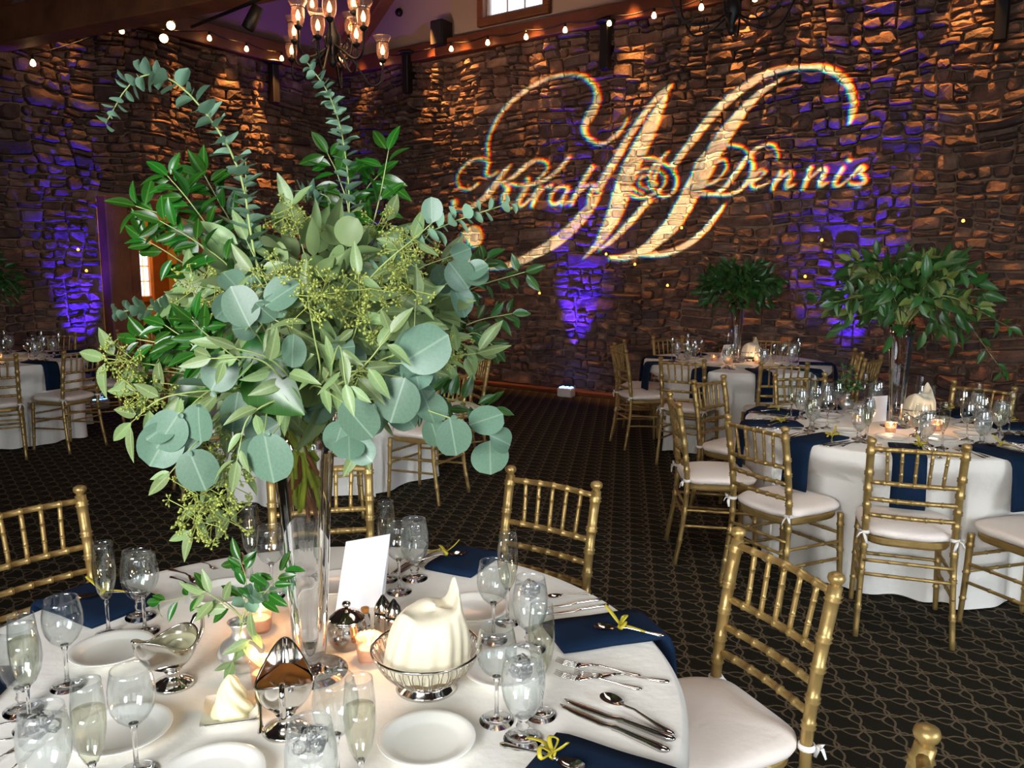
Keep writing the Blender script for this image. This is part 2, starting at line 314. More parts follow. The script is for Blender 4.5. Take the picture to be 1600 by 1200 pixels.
# ------------------------------------------------------------------ floor and walls
fl = MB(); fl.box(-3.5, 13, -14, .3, -.1, 0); FLOOR = struct(fl.build('floor', M['carpet'], None, ROOM))
HR, HL = 4.52, 4.47
def nz(x, y, s): return noise.noise(Vector((x, y, s)))
def stone_mesh(poly, dep, tilt, rng, flip, mapf):
    n = len(poly); cx = sum(p[0] for p in poly) / n; cz = sum(p[1] for p in poly) / n
    vs = []
    for k, (u, z) in enumerate(poly): vs.append((u, z, 0.0))
    for k, (u, z) in enumerate(poly): vs.append((cx + (u - cx) * .985, cz + (z - cz) * .97, dep * rng.uniform(.5, .72)))
    for k, (u, z) in enumerate(poly):
        s = rng.uniform(.72, .9); vs.append((cx + (u - cx) * s, cz + (z - cz) * s * .95, dep * rng.uniform(.88, 1.06) + tilt[0] * (u - cx) + tilt[1] * (z - cz)))
    vs.append((cx + rng.uniform(-.02, .02), cz, dep * rng.uniform(1.0, 1.18)))
    fs = []
    for r in (0, n):
        for k in range(n): fs.append((r + k, r + (k + 1) % n, r + n + (k + 1) % n, r + n + k))
    for k in range(n): fs.append((2 * n + k, 2 * n + (k + 1) % n, 3 * n))
    if flip: fs = [tuple(reversed(f)) for f in fs]
    c = mapf(cx, cz, 0)
    return [tuple(a - b for a, b in zip(mapf(*v), c)) for v in vs], fs, c
def masonry(U, H, hole, rng, seed):
    cells = []
    z = -.05
    while z < H:
        h = rng.uniform(.17, .36) * (1.0 if z < 2.2 else 1.15); u = -.15 + rng.uniform(-.2, 0)
        if z + h > H - .12: h = H - z
        while u < U:
            wd = rng.uniform(.24, .66); cells.append((u, u + wd, z, z + h)); u += wd
        z += h
    out = []
    def split(c, d):
        u0, u1, z0, z1 = c; wd, h = u1 - u0, z1 - z0; r = rng.random()
        if h > .12 and wd / h < 4.2 and r < (.9 if h > .2 else .62) and d < 4:
            m = z0 + h * rng.uniform(.3, .7); split((u0, u1, z0, m), d + 1); split((u0, u1, m, z1), d + 1)
        elif wd > .27 and r < .92 and d < 5 and wd / h > 1.6:
            m = u0 + wd * rng.uniform(.3, .7); split((u0, m, z0, z1), d + 1); split((m, u1, z0, z1), d + 1)
        elif h > .21 and d < 6: m = z0 + h * rng.uniform(.35, .65); split((u0, u1, z0, m), d + 1); split((u0, u1, m, z1), d + 1)
        else: out.append(c)
    for c in cells: split(c, 0)
    res = []
    for u0, u1, z0, z1 in out:
        g = rng.uniform(.003, .011); pts = []
        wd, h = u1 - u0, z1 - z0; cc = min(wd, h) * rng.uniform(.16, .34)
        base = [(u0 + g + cc * rng.uniform(.2, 1.2), z0 + g), ((u0 + u1) / 2 + rng.uniform(-.1, .1) * wd, z0 + g * rng.uniform(.2, 2)), (u1 - g - cc * rng.uniform(.2, 1.2), z0 + g), (u1 - g, z0 + g + cc * rng.uniform(.2, 1)),
                (u1 - g, z1 - g - cc * rng.uniform(.2, 1)), (u1 - g - cc * rng.uniform(.2, 1.2), z1 - g), ((u0 + u1) / 2 + rng.uniform(-.1, .1) * wd, z1 - g * rng.uniform(.2, 2)), (u0 + g + cc * rng.uniform(.2, 1.2), z1 - g), (u0 + g, z1 - g - cc * rng.uniform(.2, 1)), (u0 + g, z0 + g + cc * rng.uniform(.2, 1))]
        for u, z in base:
            pts.append((u + .07 * nz(u * 1.7, z * 1.7, seed) + .022 * nz(u * 7, z * 7, seed + 3), z + .085 * nz(u * 1.1, z * 1.6, seed + 9) + .022 * nz(u * 6, z * 6, seed + 5)))
        pts = [(max(0.0, min(u, U)), max(0.0, min(z, H))) for u, z in pts]
        cu = sum(p[0] for p in pts) / 10; cz = sum(p[1] for p in pts) / 10
        if max(p[0] for p in pts) - min(p[0] for p in pts) < .05 or max(p[1] for p in pts) - min(p[1] for p in pts) < .03: continue
        if hole and hole[0] - .04 < cu < hole[1] + .04 and cz < hole[2] + .03: continue
        if hole:
            if any(hole[0] < p[0] < hole[1] and p[1] < hole[2] for p in pts):
                pts = [((hole[1] if cu > hole[1] - .04 else (hole[0] if cu < hole[0] + .04 else p[0])) if (hole[0] < p[0] < hole[1] and p[1] < hole[2] and cz < hole[2]) else p[0],
                        hole[2] if (hole[0] < p[0] < hole[1] and p[1] < hole[2] and cz >= hole[2]) else p[1]) for p in pts]
        res.append((pts, cu, cz))
    return res
def stone_wall(name, U, H, hole, mapf, flip, seed, back):
    rng = random.Random(seed); wall = struct(back.build(name, M['mortar'], None, ROOM))
    items = []
    for pts, cu, cz in masonry(U, H, hole, rng, seed):
        rd = .5 + .5 * nz(cu * .9, cz * .9, seed + 20)
        dep = rng.uniform(.022, .062) * (1.0 + 1.9 * max(0, min(1, (cz - 1.6) / 1.6)) * rd + .1); tilt = (rng.uniform(-.12, .12), rng.uniform(-.2, .2))
        vs, fs, c = stone_mesh(pts, dep, tilt, rng, flip, mapf)
        P = [topx(ROOM @ Vector(mapf(u, z, dep))) for u, z in pts]
        xs = [p[0] for p in P]; ys = [p[1] for p in P]
        vis = max(xs) > 0 and min(xs) < 1600 and max(ys) > 0 and min(ys) < 660
        ar = (min(max(xs), 1600) - max(min(xs), 0)) * (max(ys) - min(ys)) if vis else 0
        items.append((ar, vs, fs, c))
    items.sort(key=lambda t: -t[0]); rest = MB()
    for i, (ar, vs, fs, c) in enumerate(items):
        if i < 300:
            m = MB(); m.add(vs, fs, False); m.build('stone', M['stone'], wall, Matrix.Translation(c))
        else: rest.add([tuple(a + b for a, b in zip(v, c)) for v in vs], fs, False)
    o = rest.build('smaller_stones', M['stone'], wall); o['kind'] = 'stuff'
    return wall
bk = MB(); bk.box(-.3, 10.6, .0, .3, 0, HR)
WR = stone_wall('wall_right', 10.6, HR, None, lambda u, z, d: (u, -d, z), False, 11, bk)
DB0, DB1, DZ = 2.62, 3.95, 2.46
bk = MB(); bk.box(-.3, 0, -8.6, -DB1, 0, HL); bk.box(-.3, 0, -DB0, .0, 0, HL); bk.box(-.3, 0, -DB1, -DB0, DZ, HL)
WL = stone_wall('wall_left', 8.6, HL, (DB0 - .02, DB1 + .02, DZ + .02), lambda u, z, d: (d, -u, z), True, 23, bk)

def room_part(name, mb, mat, parent=None): return mb.build(name, mat, parent, ROOM if parent is None else None)
# fascia boards, gable, roof, base kerb
b = MB(); b.box(-.1, 10.6, -.16, .0, HR, HR + .22, .012); struct(room_part('trim_1', b, M['trimwood']))
b = MB(); b.box(0, .14, -8.6, -.16, HL, HL + .28, .012); struct(room_part('trim_2', b, M['trimwood']))
b = MB(); b.box(.2, 10.6, -.05, -.01, 0, .10, .01); b2 = MB(); b2.box(.15, 10.6, -.16, -.02, 0, .055, .01)
struct(room_part('baseboard_right', b2, M['trimwood']))
WIN = [(2.78, 3.72, 4.93, 6.2), (4.82, 5.75, 4.93, 6.2)]
g = MB(); z0 = HR + .22; g.box(-.3, WIN[0][0], .02, .3, z0, 9.6); g.box(WIN[0][1], WIN[1][0], .02, .3, z0, 9.6); g.box(WIN[1][1], 10.6, .02, .3, z0, 9.6)
for w0 in WIN: g.box(w0[0], w0[1], .02, .3, z0, w0[2]); g.box(w0[0], w0[1], .02, .3, w0[3], 9.6)
struct(room_part('wall_gable', g, M['plaster']))
for i, (x0, x1, za, zb) in enumerate(WIN):
    f = MB(); t = .1
    f.box(x0 - t, x1 + t, -.06, .05, za - t, za, .01); f.box(x0 - t, x1 + t, -.06, .05, zb, zb + t, .01); f.box(x0 - t, x0, -.06, .05, za, zb, .01); f.box(x1, x1 + t, -.06, .05, za, zb, .01)
    wi = struct(room_part('window_%d' % (i + 1), f, M['wood']))
    s = MB(); u = .05; s.box(x0, x1, .04, .08, za, za + u, .006); s.box(x0, x0 + u, .04, .08, za + u, zb, .006); s.box(x1 - u, x1, .04, .08, za + u, zb, .006); s.box(x0 + u, x1 - u, .04, .08, zb - u, zb, .006); s.build('sash', M['white'], wi)
    for k in (1, 2):
        m_ = MB(); xx = x0 + u + (x1 - x0 - 2 * u) * k / 3; m_.box(xx - .012, xx + .012, .045, .075, za + u, zb - u); m_.build('muntin', M['white'], wi)
    for k in range(3):
        p_ = MB(); xa = x0 + u + (x1 - x0 - 2 * u) * k / 3; p_.box(xa + .013, xa + (x1 - x0 - 2 * u) / 3 - .013, .058, .064, za + u, zb - u); p_.build('pane', M['daylight'], wi)
c = MB(); sl = .84; zc = HL + .28
c.add([(0, -12, zc), (0, .3, zc), (5.6, .3, zc + sl * 5.6), (5.6, -12, zc + sl * 5.6), (11.2, .3, zc), (11.2, -12, zc)], [(0, 1, 2, 3), (3, 2, 4, 5)], False)
struct(room_part('ceiling', c, M['ceil']))
def beam(p0, p1, wd, ht, name, label, sink=0):
    p0, p1 = Vector(p0), Vector(p1); d = p1 - p0; L = d.length; b = MB(); b.box(0, L, -wd / 2, wd / 2, -ht / 2, ht / 2, .015)
    q = d.to_track_quat('X', 'Z'); o = b.build(name, M['wood'], None, Matrix.LocRotScale(p0, q, None)); return tag(o, label, 'beam')
# timber truss: tie beam with a king post above, and the gable rafter
tb0 = room(.02, 4.98, 4.05); tb1 = at(400, -36, 4.05); dirb = (tb1 - tb0).normalized()
beam(tb0, tb0 + dirb * 8.5, .26, .34, 'roof_tie_beam', 'heavy dark timber tie beam crossing the upper left corner')
kp = at(93, 20, 4.22); beam((kp.x, kp.y, 4.222), (kp.x, kp.y, 5.2), .22, .22, 'king_post', 'short upright timber post standing on the upper left tie beam')
pu = at(40, -5, 4.25); beam(tb0 + Vector((0, 0, .35)) + dirb * .1, tb0 + dirb * 3.2 + Vector((0, 0, 1.5)), .2, .26, 'roof_strut', 'slanted dark timber strut above the upper left tie beam')
beam(room(.45, .46, HL + .14), room(5.4, .46, HL + .08 + sl * 5.0), .22, .26, 'gable_rafter', 'dark rafter rising along the tan gable wall behind the chandelier')
# the wall behind us, with the tall windows the daylight comes through
wb = MB(); XW = [(-4.3, -2.7), (-2.3, -.7), (-.3, 1.3), (2.4, 4.2), (4.6, 6.2)]; z0w, z1w = .8, 2.9; edges = [-7.5] + [e for w_ in XW for e in w_] + [9]
for x0_, x1_ in zip(edges[0::2], edges[1::2]): wb.box(x0_, x1_, -3.3, -3.1, 0, 4.4)
for x0_, x1_ in XW: wb.box(x0_, x1_, -3.3, -3.1, 0, z0w); wb.box(x0_, x1_, -3.3, -3.1, z1w, 4.4)
struct(wb.build('wall_back', M['plaster']))
for i, (x0_, x1_) in enumerate(XW):
    fr = MB(); t = .07
    for q in ((x0_, x1_, z0w, z0w + t), (x0_, x1_, z1w - t, z1w), (x0_, x0_ + t, z0w + t, z1w - t), (x1_ - t, x1_, z0w + t, z1w - t)): fr.box(q[0], q[1], -3.28, -3.08, q[2], q[3], .01)
    wn = struct(fr.build('window_%d' % (i + 4), M['white']))
    for a_ in range(3):
        for c_ in range(4):
            gx, gz = (x1_ - x0_ - 2 * t) / 3, (z1w - z0w - 2 * t) / 4; p_ = MB(); p_.box(x0_ + t + gx * a_ + .02, x0_ + t + gx * (a_ + 1) - .02, -3.22, -3.2, z0w + t + gz * c_ + .02, z0w + t + gz * (c_ + 1) - .02); p_.build('pane', M['daypane'], wn)
# doorway
d = MB(); d.box(.0, .20, -DB1, -DB1 + .27, 0, DZ, .01); D1 = struct(room_part('door_1', d, M['wood']))
x = MB(); x.box(.05, .14, -DB1 + .27, -DB1 + .42, 0, DZ - .14, .01); x.build('inner_jamb', M['wood'], D1)
x = MB(); x.box(-.28, .17, -DB1 + .27, -DB0, DZ - .14, DZ, .01); x.build('header', M['trimwood'], D1)
x = MB(); x.box(-.28, .17, -DB0 - .16, -DB0, 0, DZ - .14, .01); x.build('right_jamb', M['wood'], D1)
h = MB(); h.box(-3.0, -2.9, -9, -.3, 0, 3.2); h.box(-2.9, -.32, -.32, -.22, 0, 3.2); h.box(-2.9, -.32, -9, -8.9, 0, 3.2); h.box(-2.9, -.3, -8.9, -.32, 3.1, 3.2); struct(room_part('wall_hallway', h, M['yellow']))
def lway(u, v, a): return ROOM.inverted() @ onplane(u, v, CORNER + E1 * a, E1)
q0, q1 = lway(214, 392, -2.85), lway(236, 463, -2.85)
wm = MB(); ya, yb = sorted((q0.y, q1.y)); za, zb = q1.z, q0.z; t = .09
for bx in ((ya - t, yb + t, za - t, za), (ya - t, yb + t, zb, zb + t), (ya - t, ya, za, zb), (yb, yb + t, za, zb)): wm.box(-2.9, -2.82, bx[0], bx[1], bx[2], bx[3], .01)
W3 = struct(room_part('window_3', wm, M['orange']))
for i in range(2):
    for j in range(3):
        p_ = MB(); y0_ = ya + (yb - ya) * i / 2 + .012; z0_ = za + (zb - za) * j / 3 + .012; p_.box(-2.88, -2.87, y0_, y0_ + (yb - ya) / 2 - .024, z0_, z0_ + (zb - za) / 3 - .024); p_.build('pane', M['daylight'], W3)
q2 = lway(238, 420, -1.2); q3 = lway(263, 420, -1.2)
dd = MB(); y0_, y1_ = sorted((q2.y, q3.y)); dd.box(-1.25, -1.19, y0_, y1_, 0, 2.3, .01)
D2 = struct(room_part('door_2', dd, M['orange'])); hh = MB(); ym = (y0_ + y1_) / 2; hh.box(-1.19, -1.17, ym - .02, ym + .02, .95, 1.22, .004); hh.build('door_handle', M['dark'], D2)
point('hallway_lamp', room(-1.3, 3.4, 2.7), 60, (1, .72, .38), .12)

# ------------------------------------------------------------------ lettering stencil in a projector: light throws the names onto the stone
def S(ox, oy, sc_, pts): return [(ox + x * sc_, oy + y * sc_, w * sc_) for x, y, w in pts]
z1 = lambda *p: S(680, 80, .3, p); z2 = lambda *p: S(940, 80, .3, p)
BIG = [
 z1((275,560,4),(272,490,7),(285,430,8),(320,360,9),(370,290,9),(430,235,9),(510,180,8),(590,140,7),(680,122,7),(760,128,9),(815,165,12),(840,215,16),(838,265,20),(820,310,23),(795,350,22),(775,390,18),(780,430,13),(810,465,10),(845,483,9),(890,475,8),(940,440,8),(975,400,7),(1003,350,4)),
 z1((200,965,46),(203,966,46)),
 z1((150,950,12),(134,1000,13),(145,1050,14),(190,1095,14),(260,1120,13),(340,1122,13),(430,1100,16),(520,1055,20),(600,1010,24),(680,950,27),(750,880,27),(800,820,24),(838,768,18)),
 z1((848,718,19),(900,630,19),(960,530,18),(1030,410,16),(1100,310,14),(1160,240,12),(1224,180,8)),
 z1((1218,200,4),(1180,275,20),(1130,375,34),(1080,480,42),(1020,600,46),(975,720,47),(940,830,42),(890,930,30),(840,1010,15),(768,1082,3)),
 z2((-10,1035,6),(60,980,11),(140,900,14),(215,815,14),(247,780,13)),
 z2((372,598,16),(420,530,18),(480,455,20),(560,350,22),(640,270,22),(740,190,21),(830,130,18),(930,97,17),(1030,82,16),(1130,82,18),(1210,108,20),(1270,160,21),(1303,230,22),(1308,300,20),(1288,378,7)),
 z2((938,145,5),(860,195,11),(790,250,18),(720,330,28),(660,410,38),(600,500,44),(540,610,46),(480,710,47),(430,800,46),(370,900,42),(290,980,32),(210,1040,21),(120,1073,15),(42,1078,10)),
 z2((190,1062,5),(280,1060,12),(360,1046,14),(440,1010,14),(520,950,14),(590,870,12),(642,798,5))]
NAMES = [
 z1((100,788,15),(102,790,15)), z1((225,690,5),(180,720,5),(130,710,5),(115,660,5),(140,610,5),(190,570,6),(240,560,7),(275,578,9),(270,612,9),(264,640,7),(290,650,6),(325,628,5)),
 z1((392,595,5),(350,640,11),(310,700,15),(270,750,14),(210,800,10),(150,825,6),(100,822,5),(92,790,8)),
 z1((330,690,4),(400,660,8),(470,600,10),(520,570,7),(570,575,6),(585,610,7),(560,645,6),(533,665,4)), z1((692,560,10),(650,610,9),(590,660,8),(520,690,7),(450,700,6),(385,690,5)),
 z1((345,690,6),(375,720,13),(355,770,14),(365,812,9),(400,815,5),(432,790,3)),
 z1((480,668,13),(482,670,13)), z1((475,710,10),(440,770,12),(430,800,9),(455,805,5),(492,770,3)),
 z1((490,780,3),(530,722,6),(548,712,10),(520,770,11),(503,806,9)), z1((520,770,3),(570,712,5),(602,706,10)),
 z1((690,710,8),(640,710,6),(602,752,11),(605,795,9),(640,790,6),(690,720,6)), z1((692,712,8),(665,770,11),(662,800,8),(704,780,3)),
 z1((815,605,12),(770,680,12),(730,750,11),(706,803,9)), z1((735,755,4),(790,702,6),(825,702,10),(805,750,11),(795,790,9),(830,780,4),(870,732,3)),
 z2((918,560,5),(908,505,6),(870,485,6),(820,500,7),(770,540,8),(730,590,11),(690,650,13),(640,710,11),(590,745,7),(520,748,5),(450,742,5),(440,730,5),(480,722,5),(540,733,5),(620,750,6),(700,735,8),(760,680,11),(785,620,13),(778,560,10),(740,510,7),(680,490,6),(610,497,5),(540,532,6),(490,592,8),(480,650,9),(510,692,6),(570,690,5),(622,650,5),(652,600,5),(632,565,6),(602,575,8)),
 z2((780,690,3),(830,652,6),(852,628,8),(822,622,8),(785,670,11),(785,708,9),(830,705,5),(875,680,3)),
 z2((930,628,11),(890,718,11)), z2((905,690,4),(960,640,7),(988,638,12),(962,705,12),(1005,695,4)),
 z2((1090,608,11),(1050,714,11)), z2((1065,680,4),(1135,620,7),(1165,622,12),(1135,698,12),(1180,685,4)),
 z2((1285,568,13),(1290,568,13)), z2((1252,612,12),(1212,690,12),(1240,702,6),(1280,668,3)),
 z2((1280,680,3),(1345,605,8),(1370,612,8),(1348,640,10),(1375,668,12),(1345,698,11),(1292,692,9))]
AMP = [z2((345,528,6),(300,570,6),(258,620,7),(252,690,8),(300,748,7),(350,752,7),(388,705,8),(382,640,7),(335,590,6),(262,557,6),(185,562,6),(120,610,7),(103,670,8),(132,730,8),(195,763,7),(262,750,7),(315,710,6),(332,660,5),(300,622,5),(240,612,5),(180,632,5),(152,672,5),(168,720,5),(212,744,5)),
       z2((240,650,4),(200,660,5),(200,700,5),(240,722,5)), z2((330,535,8),(290,620,7),(270,680,8)), z2((270,688,14),(282,694,10))]
GA0, GZ0, GW, GH, GS = 1.5, 1.2, 6.9, 3.3, .006
nx, ny = int(GW / GS), int(GH / GS)
def raster(strokes, grow=0.0):
    g = np.zeros((ny, nx), bool)
    for st in strokes:
        Pw = []
        for u, v, wd in (smooth_path(st, max(8, len(st) * 7)) if len(st) > 2 else st):
            p = ROOM.inverted() @ onplane(u, v, CORNER + E2 * .06, E2); q = ROOM.inverted() @ onplane(u + 1, v, CORNER + E2 * .06, E2)
            Pw.append((p.x, p.z, (wd + grow) * (q - p).length * .95))
        for (x0, y0, r0), (x1, y1, r1) in zip(Pw[:-1], Pw[1:]):
            rr = max(r0, r1); i0 = max(0, int((min(x0, x1) - rr - GA0) / GS)); i1 = min(nx, int((max(x0, x1) + rr - GA0) / GS) + 2); j0 = max(0, int((min(y0, y1) - rr - GZ0) / GS)); j1 = min(ny, int((max(y0, y1) + rr - GZ0) / GS) + 2)
            if i1 <= i0 or j1 <= j0: continue
            X, Y = np.meshgrid(GA0 + (np.arange(i0, i1) + .5) * GS, GZ0 + (np.arange(j0, j1) + .5) * GS)
            dx, dy = x1 - x0, y1 - y0; t = np.clip(((X - x0) * dx + (Y - y0) * dy) / max(dx * dx + dy * dy, 1e-12), 0, 1)
            g[j0:j1, i0:i1] |= (np.hypot(X - x0 - t * dx, Y - y0 - t * dy) < r0 + (r1 - r0) * t)
    return g
mask = (raster(BIG) & ~raster(AMP + NAMES[14:16], 1.6)) | raster(NAMES) | raster(AMP)
LP = Vector((1.15, -.35, 1.9)); AIM = room(GA0 + GW / 2, .06, GZ0 + GH / 2)
fw = (AIM - LP).normalized(); rt = fw.cross(Vector((0, 0, 1))).normalized(); up = rt.cross(fw); FD = .30
def to_plate(i, j):
    d = room(GA0 + i * GS, .06, GZ0 + j * GS) - LP; k = FD / d.dot(fw); return (d.dot(rt) * k, d.dot(up) * k, 0)
pm = MB(); rows = {}
j = 0
while j < ny:                                                       # opaque metal left between the cut letters, row by row
    row = mask[j]; k = j + 1
    while k < ny and k - j < 12 and np.array_equal(mask[k], row): k += 1
    e = np.flatnonzero(np.diff(np.concatenate(([True], row, [True])).astype(np.int8))); xs = list(e)
    for a_, b_ in zip(xs[0::2], xs[1::2]):
        pm.add([to_plate(a_, j), to_plate(b_, j), to_plate(b_, k), to_plate(a_, k)], [(0, 1, 2, 3)], False)
    j = k
PM = Matrix(((rt.x, up.x, -fw.x, LP.x), (rt.y, up.y, -fw.y, LP.y), (rt.z, up.z, -fw.z, LP.z), (0, 0, 0, 1)))
pj = thing('gobo_projector', 'black lettering projector on a pole out of the picture to the right', 'projector'); pj.matrix_world = PM
plate = pm.build('stencil_plate', M['dark'], pj, Matrix.Translation((0, 0, -FD)))
hb = MB(); hw, hh_ = .26, .2
for bx in ((-hw, -hw + .01, -hh_, hh_), (hw - .01, hw, -hh_, hh_), (-hw + .01, hw - .01, -hh_, -hh_ + .01), (-hw + .01, hw - .01, hh_ - .01, hh_)): hb.box(bx[0], bx[1], bx[2], bx[3], -FD - .02, .12)
hb.box(-hw + .01, hw - .01, -hh_ + .01, hh_ - .01, .11, .12); hb.build('housing', M['dark'], pj)
fr_ = MB(); c0, c1 = to_plate(0, 0), to_plate(nx, ny); px0, px1, py0, py1 = min(c0[0], to_plate(0, ny)[0]) + .001, max(c1[0], to_plate(nx, 0)[0]) - .001, None, None
lo = max(to_plate(0, 0)[1], to_plate(nx, 0)[1]); hi_ = min(to_plate(0, ny)[1], to_plate(nx, ny)[1])
fr_.box(-hw + .01, max(to_plate(0, 0)[0], to_plate(0, ny)[0]) + .002, -hh_ + .01, hh_ - .01, -FD - .004, -FD - .001); fr_.box(min(to_plate(nx, 0)[0], to_plate(nx, ny)[0]) - .002, hw - .01, -hh_ + .01, hh_ - .01, -FD - .004, -FD - .001)
fr_.box(-hw + .01, hw - .01, -hh_ + .01, lo + .002, -FD - .007, -FD - .0045); fr_.box(-hw + .01, hw - .01, hi_ - .002, hh_ - .01, -FD - .007, -FD - .0045); fr_.build('plate_frame', M['dark'], pj)
pl_ = MB(); foot = PM.inverted() @ Vector((LP.x - fw.x * .05, LP.y - fw.y * .05, .0)); topp = PM.inverted() @ Vector((LP.x - fw.x * .05, LP.y - fw.y * .05, LP.z - hh_)); pl_.tube([foot, topp], .025, 10); pl_.build('stand_pole', M['dark'], pj)
bp_ = MB(); bp_.lathe([(.0, .025), (.2, .02), (.22, 0)], 20); bp_.build('stand_base', M['dark'], pj, PM.inverted() @ Matrix.Translation((LP.x - fw.x * .05, LP.y - fw.y * .05, 0.001)))
for cl, off in (((1, 0, 0), -.00055), ((0, 1, 0), 0.), ((0, 0, 1), .00055)):
    pw = {0: 41000, 1: 40000, 2: 26000}[cl.index(1)]
    spot('projector_lamp', LP + rt * off + up * off * .6, AIM, pw, cl, math.radians(62), .0, .0005)

# ------------------------------------------------------------------ gilt chairs
def ringed(path, r0, r1, rings, n=9, m=26, rr=1.3):
    P = smooth_path(path, m); zs = [i / m for i in range(m + 1)]
    ins = []
    for t in rings:
        for dt in (-.013, .0, .013): ins.append((t + dt, 0)); 
        ins += [(t - .0065, 1), (t + .0065, 1)]
    ts = sorted([(t, 0) for t in zs if all(abs(t - q) > .02 for q in rings)] + ins)
    pts, rad = [], []
    for t, k in ts:
        t = max(0, min(1, t)); x = t * m; i = min(int(x), m - 1); f = x - i
        pts.append(tuple(a + (b - a) * f for a, b in zip(P[i], P[i + 1]))); rad.append((r0 + (r1 - r0) * t) * (rr if k else 1))
    return pts, rad
def make_chair(label):
    t = thing('chiavari_chair', label, 'chair')
    G = M['gold']
    def post(sx):
        path = [(sx * .195, -.245, 0), (sx * .186, -.205, .25), (sx * .180, -.19, .46), (sx * .181, -.212, .68), (sx * .183, -.25, .885)]
        p, r = ringed(path, .0125, .0175, [.13, .30, .44, .585, .66, .75, .84, .965]); b = MB(); b.tube(p, r, 10)
        b.lathe([(.0, -.004), (.013, -.002), (.0125, .006), (.019, .012), (.0215, .02), (.019, .029), (.010, .034), (0, .035)], 12, (sx * .183, -.2505, .885)); return b
    def back(z): return -.19 - .06 * max(0, (z - .46) / .425) ** 1.2
    for sx in (-1, 1): post(sx).build('back_post', G, t)
    for sx in (-1, 1):
        p, r = ringed([(sx * .178, .185, .435), (sx * .184, .192, .2), (sx * .19, .20, 0)], .0165, .0115, [.12, .4, .7]); b = MB(); b.tube(p, r, 9); b.build('front_leg', G, t)
    for z, nm in ((.868, 'top_rail'), (.715, 'back_rail'), (.635, 'back_rail'), (.56, 'back_rail')):
        y = back(z); p, r = ringed([(-.178, y, z), (0, y - .012, z + (.004 if nm == 'top_rail' else 0)), (.178, y, z)], .0105, .0105, [.17, .335, .5, .665, .83], 8, 12); b = MB(); b.tube(p, r, 8); b.build(nm, G, t)
    for k in range(5):
        x = -.118 + .059 * k; y0, y1 = back(.72) - .01, back(.865) - .01
        p, r = ringed([(x * .93, y0, .72), (x * .96, (y0 + y1) / 2, .79), (x, y1, .862)], .0075, .0075, [.28, .72], 7, 8, 1.3); b = MB(); b.tube(p, r, 7); b.build('spindle', G, t)
    for sx in (-1, 1):
        for z in (.20, .29):
            y = -.20 - (.46 - z) * .1; p, r = ringed([(sx * .186, y, z + .02), (sx * .184, 0, z + .01), (sx * .183, .19, z)], .008, .008, [.35, .65], 7, 6); b = MB(); b.tube(p, r, 7); b.build('side_stretcher', G, t)
    for yy, zs in ((.192, (.25, .33)), (-.205, (.285, .35))):
        for z in zs:
            p, r = ringed([(-.184, yy, z), (0, yy, z), (.184, yy, z)], .008, .008, [.3, .5, .7], 7, 6); b = MB(); b.tube(p, r, 7); b.build('cross_stretcher', G, t)
    def outline(k, gx, gy):
        a = 2 * PI * k; c, s = math.cos(a), math.sin(a); e = .5
        X = math.copysign(abs(c) ** e, c); Y = math.copysign(abs(s) ** e, s); return X * (gx + .008 * Y), Y * gy
    b = MB(); n = 32
    prof = [(.0, .418), (.97, .418), (1.0, .428), (1.0, .444), (.97, .452), (.0, .452)]
    b.grid(lambda u, v: (*[q * prof[round(v * 5)][0] for q in outline(u, .185, .196)], prof[round(v * 5)][1]), n, 5, True, False); b.build('seat_frame', G, t)
    b = MB(); prof2 = [(.0, .453), (.9, .453), (1.0, .463), (1.03, .476), (1.02, .488), (.97, .497), (.85, .504), (.55, .510), (.0, .512)]
    b.grid(lambda u, v: (*[q * prof2[round(v * 8)][0] for q in outline(u, .196, .204)], prof2[round(v * 8)][1] + (.002 * math.sin(u * 40) if 0 < v < .8 else 0)), n * 2, 8, True); b.build('seat_cushion', M['seatcloth'], t)
    for sx in (-1, 1):
        b = MB(); b.lathe([(.017, -.008), (.0215, -.006), (.0215, .006), (.017, .008)], 12, (sx * .1805, -.1915, .478))
        b.tube([(sx * .19, -.213, .48), (sx * .205, -.22, .475), (sx * .215, -.222, .455)], [.006, .008, .005], 6, flat=.4); b.tube([(sx * .187, -.214, .478), (sx * .18, -.226, .462), (sx * .172, -.228, .435)], [.006, .008, .005], 6, flat=.4)
        b.tube([(sx * .197, -.212, .486), (sx * .214, -.212, .494), (sx * .205, -.214, .480)], [.005, .007, .005], 6, flat=.4); b.build('cushion_tie', M['tie'], t)
    return t
T1, TR, TB, TM, TL = (-.473, 1.64), (2.17, 4.45), (2.12, 7.55), (-1.5, 6.2), (-5.0, 7.6)
CH0 = []; SEATS = []
def chair(mx, my, fx, fy, label, group):
    L = math.hypot(fx, fy); fx, fy = fx / L, fy / L; loc = (mx + fx * .245, my + fy * .245, 0.001); rz = math.atan2(fy, fx) - PI / 2; SEATS.append((loc[0], loc[1], fx, fy))
    if not CH0:
        t = make_chair(label); t.location = loc; t.rotation_euler = (0, 0, rz); t['group'] = group; CH0.append(t); return t
    return dup(CH0[0], loc, rz, label, group)
G1, G2, G3, G4, G5 = 'chairs around the nearest table', 'chairs around the right-hand table', 'chairs around the table by the stone wall', 'chairs around the middle table behind the greenery', 'chairs around the far left table'
chair(.71, 2.015, -.92, -.39, 'gold chair on the right of the nearest table, white seat pulled clear', G1)
chair(.141, 2.779, -.588, -.81, 'gold chair behind the nearest table, right of the tall vase', G1)
chair(-.735, 2.99, .26, -.96, 'gold chair directly behind the tall glass vase', G1)
chair(-1.555, 2.455, .8, -.6, 'gold chair at the left edge beyond the navy napkin', G1)
chair(.575, 1.04, -.866, .5, 'gold chair of which only one finial shows at the bottom right', G1)
